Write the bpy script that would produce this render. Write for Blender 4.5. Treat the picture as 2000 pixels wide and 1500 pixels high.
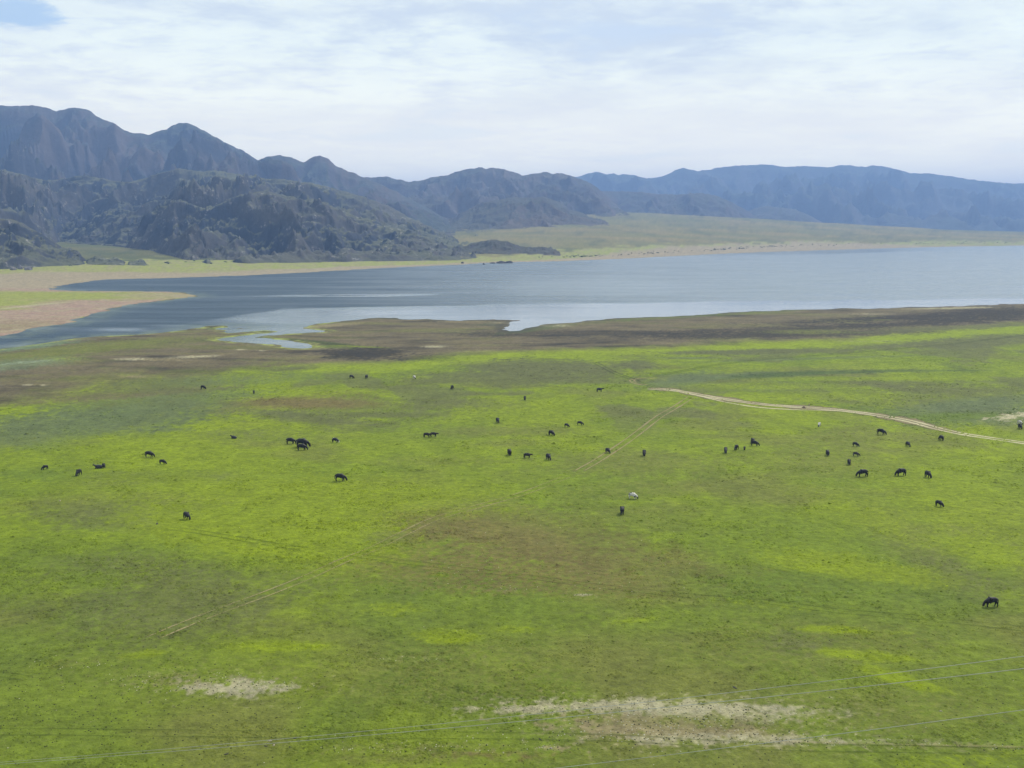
import bpy, math, random
import numpy as np
from mathutils import Vector

random.seed(7); np.random.seed(7)
for o in list(bpy.data.objects): bpy.data.objects.remove(o)
SC = bpy.context.scene
COL = SC.collection

# ------------------------------------------------------------------ camera
H0 = 50.0                 # eye height above the lake, metres
F = 2144.0                # focal length in pixels of a 2000 px wide picture
TH = math.atan(310.0 / F) # downward pitch, horizon at y = 440
cam_d = bpy.data.cameras.new('camera')
cam_d.sensor_width = 36.0
cam_d.lens = 36.0 * F / 2000.0
cam_d.clip_start = 0.5
cam_d.clip_end = 80000.0
cam = bpy.data.objects.new('camera', cam_d); COL.objects.link(cam)
cam.location = (0, 0, H0)
cam.rotation_euler = (math.radians(90) - TH, 0, 0)
SC.camera = cam
SC.render.resolution_x = 1024; SC.render.resolution_y = 768

# ------------------------------------------------------------------ sun and sky
SUN_EL, SUN_AZ = math.radians(46), math.radians(40)   # azimuth clockwise from +Y (view direction)
sd_ = Vector((math.sin(SUN_AZ) * math.cos(SUN_EL), math.cos(SUN_AZ) * math.cos(SUN_EL), math.sin(SUN_EL)))
sun_d = bpy.data.lights.new('sun', 'SUN'); sun_d.energy = 4.3; sun_d.angle = math.radians(0.9); sun_d.color = (1.0, 0.95, 0.86)
sun = bpy.data.objects.new('sun', sun_d); COL.objects.link(sun)
sun.rotation_euler = (-sd_).to_track_quat('-Z', 'Y').to_euler()

world = bpy.data.worlds.new('World'); SC.world = world; world.use_nodes = True
nt = world.node_tree; nt.nodes.clear()


def N(tree, typ, **kw):
    n = tree.nodes.new(typ)
    for k, v in kw.items():
        if k in ('op',): n.operation = v
        elif hasattr(n, k) and not k[0].isupper(): setattr(n, k, v)
        else: n.inputs[k].default_value = v
    return n


def math_(tree, op, a, b=None, clamp=False):
    n = tree.nodes.new('ShaderNodeMath'); n.operation = op; n.use_clamp = clamp
    for i, s in enumerate((a, b)):
        if s is None: continue
        if isinstance(s, (int, float)): n.inputs[i].default_value = s
        else: tree.links.new(s, n.inputs[i])
    return n.outputs[0]


def vmath(tree, op, a, b=None):
    n = tree.nodes.new('ShaderNodeVectorMath'); n.operation = op
    for i, s in enumerate((a, b)):
        if s is None: continue
        if isinstance(s, tuple): n.inputs[i].default_value = s
        else: tree.links.new(s, n.inputs[i])
    return n.outputs[1] if op in ('DOT_PRODUCT', 'LENGTH', 'DISTANCE') else n.outputs[0]


def noise(tree, vec, scale, detail=4, rough=0.55, dist=0.0):
    n = tree.nodes.new('ShaderNodeTexNoise')
    n.inputs['Scale'].default_value = scale; n.inputs['Detail'].default_value = detail
    n.inputs['Roughness'].default_value = rough; n.inputs['Distortion'].default_value = dist
    tree.links.new(vec, n.inputs['Vector'])
    return n.outputs['Fac']


def maprange(tree, v, a, b, c=0.0, d=1.0, smooth=True):
    n = tree.nodes.new('ShaderNodeMapRange')
    if smooth: n.interpolation_type = 'SMOOTHSTEP'
    tree.links.new(v, n.inputs['Value'])
    n.inputs['From Min'].default_value = a; n.inputs['From Max'].default_value = b
    n.inputs['To Min'].default_value = c; n.inputs['To Max'].default_value = d
    return n.outputs['Result']


def mixc(tree, fac, a, b, mode='MIX'):
    n = tree.nodes.new('ShaderNodeMix'); n.data_type = 'RGBA'; n.blend_type = mode
    for i, s in ((0, fac), (6, a), (7, b)):
        if isinstance(s, (int, float)): n.inputs[i].default_value = s
        elif isinstance(s, tuple): n.inputs[i].default_value = (s[0], s[1], s[2], 1)
        else: tree.links.new(s, n.inputs[i])
    return n.outputs[2]


tc = nt.nodes.new('ShaderNodeTexCoord')
dirv = tc.outputs['Generated']
sep = nt.nodes.new('ShaderNodeSeparateXYZ'); nt.links.new(dirv, sep.inputs[0])
zz = math_(nt, 'ADD', math_(nt, 'MAXIMUM', sep.outputs[2], 0.0), 0.11)
px = math_(nt, 'DIVIDE', sep.outputs[0], zz); py = math_(nt, 'DIVIDE', sep.outputs[1], zz)
cmb = nt.nodes.new('ShaderNodeCombineXYZ'); nt.links.new(px, cmb.inputs[0]); nt.links.new(py, cmb.inputs[1])
cv = vmath(nt, 'ADD', cmb.outputs[0], (3.3, 1.7, 0.4))
n1 = noise(nt, cv, 1.25, 9, 0.6, 0.3)
n2 = noise(nt, vmath(nt, 'ADD', cv, (11.0, 5.0, 2.0)), 0.40, 6, 0.5, 0.5)
n3 = noise(nt, vmath(nt, 'ADD', cv, (1.0, 9.0, 5.0)), 4.6, 9, 0.64, 0.2)
lum = maprange(nt, math_(nt, 'ADD', math_(nt, 'MULTIPLY', n1, 0.6), math_(nt, 'MULTIPLY', n3, 0.4)), 0.40, 0.60)
cloud = mixc(nt, lum, (0.77, 0.86, 0.94), (1.09, 1.17, 1.07))
grey = maprange(nt, math_(nt, 'ADD', n2, math_(nt, 'MULTIPLY', math_(nt, 'SUBTRACT', n3, 0.5), 0.35)), 0.50, 0.64, 0.0, 0.55)
cloud = mixc(nt, grey, cloud, (0.66, 0.74, 0.86))
# pale veil down at the horizon
veil = maprange(nt, sep.outputs[2], 0.0, 0.17, 0.85, 0.0)
cloud = mixc(nt, veil, cloud, (2.1, 1.84, 1.26))
# cloud layer opens to the clear sky in gaps
gapn = maprange(nt, n1, 0.30, 0.42, 1.0, 0.0)
# a clear gap up and to the left
gd = Vector(((10 - 1000) / F, 1.0, 0.186)).normalized()
gv = vmath(nt, 'MULTIPLY', vmath(nt, 'SUBTRACT', dirv, (gd.x, gd.y, gd.z)), (1.0, 1.0, 5.0))
gapd = maprange(nt, math_(nt, 'ADD', vmath(nt, 'LENGTH', gv), math_(nt, 'MULTIPLY', math_(nt, 'SUBTRACT', n3, 0.5), 0.16)), 0.03, 0.07, 1.0, 0.0)
gap = math_(nt, 'MAXIMUM', math_(nt, 'MULTIPLY', gapn, 0.2), gapd, True)
sky = nt.nodes.new('ShaderNodeTexSky'); sky.sky_type = 'NISHITA'; sky.sun_disc = False
sky.sun_elevation = SUN_EL; sky.sun_rotation = SUN_AZ; sky.altitude = 600
bg1 = nt.nodes.new('ShaderNodeBackground'); nt.links.new(sky.outputs[0], bg1.inputs[0]); bg1.inputs[1].default_value = 0.15
bg2 = nt.nodes.new('ShaderNodeBackground'); nt.links.new(cloud, bg2.inputs[0]); bg2.inputs[1].default_value = 1.0
mx = nt.nodes.new('ShaderNodeMixShader'); nt.links.new(math_(nt, 'MULTIPLY', gap, 0.8), mx.inputs[0])
nt.links.new(bg2.outputs[0], mx.inputs[1]); nt.links.new(bg1.outputs[0], mx.inputs[2])
wo = nt.nodes.new('ShaderNodeOutputWorld'); nt.links.new(mx.outputs[0], wo.inputs[0])

SC.view_settings.view_transform = 'Standard'
SC.view_settings.look = 'None'
SC.view_settings.exposure = 0.0
SC.view_settings.gamma = 1.0
SC.view_settings.use_curve_mapping = False
SC.render.engine = 'CYCLES'
SC.cycles.use_denoising = True
SC.cycles.max_bounces = 5
SC.cycles.transparent_max_bounces = 12
SC.cycles.volume_bounces = 0

# ------------------------------------------------------------------ picture <-> place
ct, st = math.cos(TH), math.sin(TH)


def ray(x, y):
    rx = (x - 1000.0) / F; dy = (750.0 - y) / F
    return rx, ct + dy * st, -st + dy * ct


def at(x, y, z=0.0):
    """the point at height z that the photograph shows at pixel x, y"""
    rx, ry, rz = ray(x, y)
    t = (z - H0) / rz
    return rx * t, ry * t


def at_depth(x, y, d):
    rx, ry, rz = ray(x, y)
    return rx / ry * d, d, H0 + rz / ry * d


def uv_of(X, Y):
    """where a point of the level ground stands in the photograph: a chart of the place"""
    Yc = np.maximum(Y, 40.0)
    zc = Yc * ct + H0 * st
    yc = Yc * st * 1.0 - H0 * ct
    return 1000.0 + X / zc * F, 750.0 - yc / zc * F


def col(r, g, b, k=0.52):
    """sRGB seen in the photograph to a base colour under this light"""
    c = [((v / 255.0 + 0.055) / 1.055) ** 2.4 if v > 10 else v / 255.0 / 12.92 for v in (r, g, b)]
    return np.array([v * k for v in c])


# ------------------------------------------------------------------ noise in numpy
_rng = np.random.RandomState(11)
_P = np.concatenate([_rng.permutation(512)] * 3)
_G = np.stack([np.cos(np.arange(512) / 512 * 2 * np.pi * 37.0), np.sin(np.arange(512) / 512 * 2 * np.pi * 37.0)], 1)


def pn(x, y, seed=0):
    xi = np.floor(x).astype(np.int64); yi = np.floor(y).astype(np.int64)
    fx = x - xi; fy = y - yi
    u = fx * fx * fx * (fx * (fx * 6 - 15) + 10); v = fy * fy * fy * (fy * (fy * 6 - 15) + 10)

    def g(ix, iy, dx, dy):
        h = _P[(_P[(ix + seed * 17) & 511] + iy) & 511]
        return _G[h, 0] * dx + _G[h, 1] * dy
    a = g(xi, yi, fx, fy); b = g(xi + 1, yi, fx - 1, fy)
    c = g(xi, yi + 1, fx, fy - 1); d = g(xi + 1, yi + 1, fx - 1, fy - 1)
    return ((a + (b - a) * u) * (1 - v) + (c + (d - c) * u) * v) * 1.5


def fbm(x, y, o=4, seed=0, g=0.5):
    s = 0; a = 1.0; t = 0
    for i in range(o):
        s = s + a * pn(x * 2 ** i + 13.7 * i, y * 2 ** i - 7.3 * i, seed + i); t += a; a *= g
    return s / t * 1.3


def ridged(x, y, o=4, seed=0, g=0.5):
    s = 0; a = 1.0; t = 0
    for i in range(o):
        s = s + a * (1 - np.minimum(np.abs(pn(x * 2 ** i + 3.1 * i, y * 2 ** i + 9.2 * i, seed + i)) * 2.2, 1)); t += a; a *= g
    return s / t


def sst(a, b, x):
    t = np.clip((x - a) / (b - a), 0, 1)
    return t * t * (3 - 2 * t)


# ------------------------------------------------------------------ the lake's outline
SHORE_PX = [(100, 564), (105, 560), (150, 553), (200, 546), (330, 543), (420, 540), (500, 537), (600, 532), (700, 526), (800, 521),
            (860, 518.5), (900, 517), (940, 514), (1000, 512), (1060, 511), (1120, 509), (1200, 506), (1300, 501), (1400, 496), (1500, 492),
            (1600, 489), (1700, 486), (1800, 483), (1900, 481), (2000, 480), (2300, 478), (2900, 475), (3300, 480), (3300, 590),
            (2900, 588), (2300, 591), (2000, 593), (1940, 595), (1880, 598), (1820, 599), (1760, 601), (1700, 603), (1640, 602.5), (1600, 604.5),
            (1540, 605), (1500, 607), (1440, 609), (1400, 613), (1330, 617), (1280, 619), (1200, 622), (1150, 626), (1130, 629), (1070, 633),
            (1040, 639), (1012, 646), (992, 649), (986, 643), (990, 633), (1012, 626), (960, 624), (900, 626), (870, 626), (830, 623.5), (800, 624),
            (770, 621), (730, 620), (700, 624), (660, 628), (625, 632), (603, 637), (592, 642), (612, 644), (640, 646), (632, 649), (600, 650.5), (560, 653), (520, 656),
            (496, 659), (510, 661), (550, 664), (580, 668), (606, 674), (612, 679), (590, 681), (558, 678), (545, 674), (500, 671), (460, 668.5),
            (434, 665), (426, 663), (440, 659.5), (470, 656.5), (505, 652), (540, 649), (545, 647.5), (520, 646), (480, 648), (450, 650), (440, 647), (462, 643), (520, 640),
            (470, 641), (440, 644), (412, 643), (445, 639), (440, 636), (400, 637), (380, 642), (350, 646), (300, 651), (240, 655), (200, 657),
            (150, 661), (100, 668), (60, 673), (0, 682), (-100, 694), (-400, 702), (-900, 706), (-900, 690), (-400, 682), (-100, 668), (0, 657),
            (40, 650), (60, 642), (100, 636), (128, 632), (150, 628), (138, 625), (160, 620), (190, 611), (215, 606), (205, 604), (232, 600), (262, 594), (300, 589), (345, 583),
            (375, 581), (383, 579), (374, 576), (358, 573.5), (352, 571.5), (335, 570), (300, 569.5), (240, 569), (180, 568.5), (130, 568), (105, 566.5)]
POLY = np.array([at(*p) for p in SHORE_PX])


def sdist(X, Y):
    """signed distance to the lake's outline, positive on land; only worked out where it matters"""
    X = np.asarray(X, float).ravel(); Y = np.asarray(Y, float).ravel()
    out = np.full(X.shape, 900.0)
    idx = np.nonzero((Y > 330) & (Y < 5200))[0]
    for s in range(0, len(idx), 60000):
        ii = idx[s:s + 60000]; x = X[ii]; y = Y[ii]
        d2 = np.full(x.shape, 1e18); par = np.zeros(x.shape, bool)
        for k in range(len(POLY)):
            ax, ay = POLY[k]; bx, by = POLY[(k + 1) % len(POLY)]
            ex, ey = bx - ax, by - ay; L = ex * ex + ey * ey + 1e-9
            t = np.clip(((x - ax) * ex + (y - ay) * ey) / L, 0, 1)
            d2 = np.minimum(d2, (x - ax - t * ex) ** 2 + (y - ay - t * ey) ** 2)
            c = ((ay > y) != (by > y)) & (x < ex * (y - ay) / (ey if ey != 0 else 1e-9) + ax)
            par ^= c
        out[ii] = np.where(par, -1, 1) * np.sqrt(d2)
    return out


def far_side(X, Y):
    """1 beyond the lake, 0 on the meadow side"""
    u, v = uv_of(X, Y)
    mid = np.interp(u, [-900, 0, 300, 400, 1000, 2000, 3300], [640, 600, 560, 560, 555, 535, 530])
    return (v < mid).astype(float)


FAN_U = [-1200, 0, 300, 600, 850, 1000, 1180, 1300, 1500, 1700, 1850, 2000, 2400, 3400]
FAN_S = [60, 60, 60, 62, 72, 88, 100, 91, 72, 50, 37, 28, 24, 24]
FS_U = [-900, 100, 400, 900, 1300, 1700, 2000, 3300]
FS_D = [860, 880, 1080, 1400, 1760, 2330, 2700, 3000]


def height(X, Y, sd):
    u, v = uv_of(X, Y)
    fs = far_side(X, Y)
    wob = fbm(X / 14.0, Y / 20.0, 5, 3, .6) * np.interp(v, [470, 560, 640, 720], [12, 9, 4.0, 3.0])
    s = sd + wob
    z = np.clip(s * 0.03, -2.0, 0.25)
    z = z + np.where(sd > 20, 1, 0) * np.clip((sd - 20) / 120, 0, 1) * (0.25 * fbm(X / 60.0, Y / 60.0, 3, 8) + 0.1)
    ds = np.interp(u, FS_U, FS_D); S = np.interp(u, FAN_U, FAN_S)
    ramp = np.clip((Y - ds - 90) / (4000 - ds - 90), 0, 1.0)
    fan = S * ramp ** 1.05 + ramp * 4.0 * fbm(X / 400.0, Y / 700.0, 4, 21)
    fan = np.where(Y > 4000, np.maximum(fan - (Y - 4000) * 0.03, 5), fan)
    return z + fs * np.maximum(fan, 0) * (sd > 0)


# ------------------------------------------------------------------ colours of the ground, worked out in the place
C_LIME = col(144, 163, 20); C_GREEN = col(122, 143, 34); C_DEEP = col(112, 134, 40); C_OLIVE = col(128, 134, 58)
C_DULL = col(112, 117, 66); C_BROWN = col(130, 118, 66); C_MUD = col(126, 114, 84); C_DMUD = col(56, 52, 40)
C_SAND = col(206, 198, 158); C_TAN = col(162, 150, 108); C_PALE = col(190, 184, 146); C_PINK = col(188, 158, 138)
C_FLIME = col(172, 178, 84, .50); C_FBEACH = col(188, 172, 138, .50); C_FAN = col(166, 150, 90, .50); C_FANG = col(138, 138, 74, .48)
C_TEAL = col(112, 126, 78)

PATCH = [  # u, v, ru, rv, slope, colour, strength
    (1050, 1055, 330, 50, .18, C_BROWN, .75), (860, 1110, 240, 38, .05, C_BROWN, .50), (1130, 1130, 230, 40, .1, C_BROWN, .5),
    (980, 1000, 160, 26, .25, C_OLIVE, .5), (360, 1190, 240, 70, -.05, C_DULL, .65), (250, 1110, 160, 30, 0, C_DULL, .45),
    (230, 1010, 170, 32, 0, C_DULL, .7), (250, 940, 100, 16, 0, C_DULL, .5), (80, 930, 90, 12, 0, C_DEEP, .6), (420, 935, 60, 14, 0, C_DULL, .50),
    (1080, 722, 130, 18, .0, C_DULL, .85), (1010, 740, 190, 14, 0, C_DULL, .6), (1245, 716, 36, 9, 0, C_DULL, .8),
    (1500, 688, 180, 6, -.02, C_DULL, .75), (1850, 670, 200, 8, -.07, C_DULL, .85), (1330, 746, 70, 14, -.15, C_TEAL, .75), (1520, 735, 220, 6, -.04, C_DULL, .8),
    (1480, 760, 160, 12, 0, C_GREEN, .45), (1760, 752, 90, 8, .05, C_DULL, .7), (1850, 780, 180, 26, 0, C_DULL, .6), (1900, 812, 150, 22, 0, C_TEAL, .8), (1740, 810, 140, 9, .12, C_DEEP, .8),
    (700, 800, 200, 26, 0, C_DULL, .50), (560, 790, 150, 16, -.1, C_BROWN, .50), (610, 820, 130, 16, .1, C_DULL, .50), (900, 790, 120, 10, 0, C_DULL, .5),
    (480, 850, 130, 14, 0, C_DULL, .45), (130, 830, 260, 26, -.05, C_TEAL, .85), (60, 860, 110, 20, -.05, C_TEAL, .6), (300, 790, 230, 20, -.08, C_TEAL, .7),
    (100, 745, 320, 38, -.05, C_OLIVE, .9), (420, 745, 200, 12, -.03, C_TEAL, .50),
    (230, 775, 180, 6, -.08, C_MUD, .6), (300, 765, 110, 5, 0, C_DULL, .6),
    (1620, 905, 160, 30, 0, C_OLIVE, .5), (1800, 860, 160, 16, .1, C_OLIVE, .65), (1640, 860, 80, 20, .1, C_OLIVE, .5), (1230, 905, 170, 24, 0, C_OLIVE, .6), (1000, 845, 130, 10, 0, C_OLIVE, .6),
    (1300, 960, 200, 20, -.05, C_OLIVE, .5), (1260, 1020, 160, 22, .1, C_OLIVE, .50), (870, 905, 160, 10, 0, C_OLIVE, .4), (1520, 980, 140, 20, .0, C_OLIVE, .45),
    (1780, 1060, 110, 45, .6, C_OLIVE, .65), (1880, 1130, 130, 34, .4, C_DULL, .5), (1650, 1260, 240, 50, 0, C_OLIVE, .5), (1560, 1265, 70, 20, .1, C_DULL, .5),
    (1450, 1040, 260, 55, .1, C_GREEN, .5), (1180, 1070, 130, 30, .3, C_GREEN, .3), (1550, 1160, 260, 40, .1, C_DEEP, .5),
    (1100, 1300, 340, 60, 0, C_OLIVE, .35), (720, 1330, 260, 60, 0, C_OLIVE, .4), (1700, 1390, 340, 45, 0, C_OLIVE, .4), (1100, 1210, 200, 30, 0, C_GREEN, .4),
    # lime swards
    (480, 1040, 240, 50, .14, C_LIME, .9), (640, 1020, 110, 34, .05, C_LIME, .8), (500, 1075, 170, 18, .1, C_LIME, .7), (560, 970, 330, 32, .05, C_LIME, .8), (780, 960, 240, 26, 0, C_LIME, .6), (350, 895, 220, 26, .1, C_LIME, .6),
    (1900, 1000, 170, 70, .2, C_LIME, .75), (1690, 1010, 130, 26, .35, C_LIME, .65), (1920, 1075, 120, 30, .25, C_LIME, .8), (1640, 1105, 150, 22, .15, C_LIME, .8), (1800, 1130, 90, 16, .1, C_LIME, .4),
    (540, 1268, 90, 14, .0, C_LIME, .95), (285, 1284, 36, 6, -.1, C_LIME, .8), (770, 1195, 60, 12, 0, C_LIME, .6), (880, 1248, 70, 12, .05, C_LIME, .75),
    (1640, 1234, 70, 7, .05, C_LIME, .9), (1700, 1285, 90, 10, .1, C_LIME, .95), (1760, 1330, 70, 14, .25, C_LIME, .9), (1760, 1240, 30, 4, 0, C_LIME, .5), (1000, 1235, 40, 6, 0, C_LIME, .6), (1240, 1215, 50, 6, -.1, C_LIME, .6), (1900, 1490, 160, 14, -.1, C_LIME, .45),
    (1500, 1185, 120, 5, .1, C_LIME, .4), (800, 1490, 200, 18, 0, C_OLIVE, .6), (950, 1484, 100, 12, 0, C_BROWN, .6),
]
FEAT = [  # hollows and swards with a shape of their own
    (1085, 719, 125, 13, .0, C_DULL, .95), (1010, 738, 170, 8, .02, C_DULL, .7), (1245, 716, 38, 8, 0, C_DULL, .95), (1100, 748, 130, 5, 0, C_DULL, .5),
    (1340, 745, 46, 10, -.12, C_TEAL, .95), (1425, 737, 85, 5, -.07, C_TEAL, .95), (1530, 733.5, 100, 4.5, -.05, col(88, 108, 52), .95), (1660, 729, 110, 3, -.03, col(92, 112, 50), .85), (1820, 726, 120, 1.6, -.01, col(96, 116, 50), .7),
    (1420, 690, 130, 4, -.01, C_DULL, .95), (1560, 686, 90, 3.5, 0, C_DULL, .85), (1780, 678, 80, 2.5, 0, C_DULL, .8), (1920, 673, 130, 8, -.06, C_DULL, .95), (1560, 703, 260, 2.4, -.03, C_TEAL, .5), (1350, 701, 60, 2, 0, C_TEAL, .7),
    (1480, 757, 150, 7, .01, C_LIME, .6), (1700, 742, 200, 4, 0, C_LIME, .6), (1600, 775, 130, 7, .03, C_LIME, .5), (1740, 757, 55, 6, .12, C_DULL, .8), (1880, 765, 110, 7, 0, C_DULL, .6), (1890, 795, 140, 14, -.1, C_TEAL, .85), (1890, 815, 110, 7, 0, C_DEEP, .8),
    (590, 700, 0.1, 0.1, 0, C_DULL, 0), (560, 722, 60, 4, -.05, C_DULL, .8), (600, 790, 130, 10, .02, C_BROWN, .9), (560, 812, 100, 7, .08, C_DULL, .8), (640, 825, 120, 6, .05, C_DULL, .7), (860, 745, 70, 5, .0, C_DULL, .6), (740, 812, 120, 5, 0, C_DULL, .7), (940, 772, 110, 3, 0, C_DULL, .6),
    (1620, 1110, 120, 14, .12, C_LIME, .7), (560, 1268, 85, 10, 0, C_LIME, .8), (870, 1256, 40, 6, 0, C_LIME, .8), (1640, 1236, 60, 4, .03, C_LIME, .9), (1700, 1288, 85, 7, .08, C_LIME, .9), (1760, 1334, 60, 9, .2, C_LIME, .85),
    (520, 1060, 200, 26, .12, C_LIME, .7), (640, 1030, 90, 22, .05, C_LIME, .7),
]
BARE = [  # bare pale earth, speckled
    (440, 1350, 75, 14, 0, C_PALE, 1.0), (520, 1346, 75, 7, 0, C_PALE, .75), (370, 1338, 120, 18, 0, C_TAN, .5),
    (1080, 1391, 110, 8, -.03, C_PALE, .95), (1230, 1384, 130, 10, 0, C_PALE, .95), (1340, 1392, 140, 12, 0, C_PALE, 1.0), (1480, 1400, 130, 16, 0, C_PALE, .65),
    (1250, 1430, 150, 22, .05, C_TAN, .85), (1380, 1440, 150, 14, .05, C_TAN, .8), (1340, 1418, 90, 10, 0, C_OLIVE, .5), (1420, 1452, 180, 9, 0, C_PALE, .75), (1650, 1456, 170, 6, 0, C_PALE, .50), (1900, 1464, 160, 5, 0, C_TAN, .45),
    (830, 1470, 170, 9, 0, C_TAN, .45), (1075, 1468, 24, 5, 0, C_TAN, .8), (820, 1292, 60, 4, 0, C_PALE, .3), (1135, 1165, 16, 1.8, 0, C_PALE, .8), (1000, 1155, 25, 3, 0, C_TAN, .4),
    (1968, 818, 20, 4.5, -.1, C_SAND, 1.2), (1995, 812, 20, 3.5, -.15, C_SAND, 1.0), (1923, 820, 5, 1.6, 0, C_SAND, .9), (1320, 806, 40, 2, 0, C_TAN, .45),
    (120, 1305, 80, 6, -.1, C_OLIVE, .6),
]
SHOREP = [  # things of the muddy margin
    (720, 692, 75, 12, .02, C_DMUD, .95), (830, 700, 60, 7, 0, C_DMUD, .5), (640, 678, 40, 3, .05, C_DEEP, .6),
    (1500, 655, 260, 7, -.02, C_DMUD, .8), (1200, 652, 260, 6, 0, C_DMUD, .65), (1760, 622, 240, 7, -.04, C_DMUD, .85), (1950, 612, 140, 12, -.03, C_DMUD, .9), (1650, 640, 330, 5, -.03, C_DMUD, .6), (960, 655, 60, 5, 0, C_DMUD, .5),
    (1860, 628, 240, 5, -.05, C_DMUD, .8), (1380, 616, 260, 3.5, -.06, C_DEEP, .5), (1450, 628, 300, 5, -.05, C_MUD, .6),
    (850, 678, 24, 2.2, 0, C_PALE, .8), (1085, 637, 22, 2.4, 0, C_SAND, .9), (1120, 631, 40, 2, -.06, C_TAN, .7), (640, 637, 60, 3, -.08, C_TAN, .8), (990, 631, 40, 1.3, 0, C_SAND, .4), (900, 629, 60, 2, 0, C_TAN, .6),
    (260, 703, 34, 3, 0, C_SAND, .7), (380, 698, 45, 2.5, -.03, C_SAND, .6), (330, 705, 50, 2, 0, C_TAN, .6), (470, 684, 10, 1.2, 0, C_SAND, .6), (512, 686, 8, 1, 0, C_SAND, .6), (260, 737, 28, 2, 0, C_TAN, .6), (55, 753, 10, 1.6, 0, C_SAND, .6), (85, 754, 8, 1.3, 0, C_SAND, .5),
    (100, 690, 180, 12, -.1, C_OLIVE, .85), (40, 712, 110, 10, -.08, col(128, 142, 100), .7), (60, 708, 60, 2, -.08, col(158, 172, 140), .6), (320, 668, 190, 9, -.06, C_OLIVE, .50), (60, 678, 90, 5, -.12, col(128, 150, 110), .8), (130, 702, 60, 5, 0, C_LIME, .3),
    (150, 731, 190, 5, -.12, C_MUD, .7), (380, 712, 160, 6, 0, C_MUD, .7),
    (500, 646, 40, 2.6, -.03, col(78, 92, 44), 1.0), (560, 663, 70, 2, .08, col(88, 96, 50), .9), (640, 671, 40, 3, .1, col(80, 92, 44), .9), (700, 678, 50, 1.2, .04, C_LIME, .6), (430, 642, 30, 2.5, 0, col(90, 104, 54), .8),
    (1040, 644, 60, 4, -.12, col(92, 104, 56), .7), (960, 634, 30, 4, 0, col(92, 100, 62), .5), (760, 622, 50, 1.8, 0, col(84, 90, 50), .7), (1700, 668, 60, 2, 0, C_PALE, .2),
    (1840, 603, 70, 1.3, -.01, C_SAND, .7), (1900, 601, 50, 1, 0, C_SAND, .7), (1700, 614, 40, 1, 0, C_SAND, .5), (1720, 626, 26, .9, 0, C_OLIVE, .7), (1580, 650, 80, 4, 0, C_OLIVE, .6), (1900, 640, 200, 3.5, -.05, C_DULL, .7),
]
SPIT = [(90, 578, 260, 8, 0, C_FLIME, 1.1), (-60, 592, 150, 10, -.02, C_FLIME, 1.0), (0, 604, 60, 3, 0, C_FLIME, .6), (60, 598, 70, 1.6, -.1, C_SAND, .5),
        (300, 578, 80, 4, 0, C_FBEACH, .5), (0, 640, 120, 10, -.1, C_OLIVE, .25)]
VG_U = [-400, 0, 200, 400, 500, 650, 760, 850, 1000, 1200, 1400, 1650, 1800, 2000, 2600]
VG_V = [830, 790, 745, 728, 713, 711, 710, 699, 689, 681, 673, 664, 648, 634, 615]


def lerp(a, b, f):
    return a + (b - a) * f[:, None]


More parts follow.
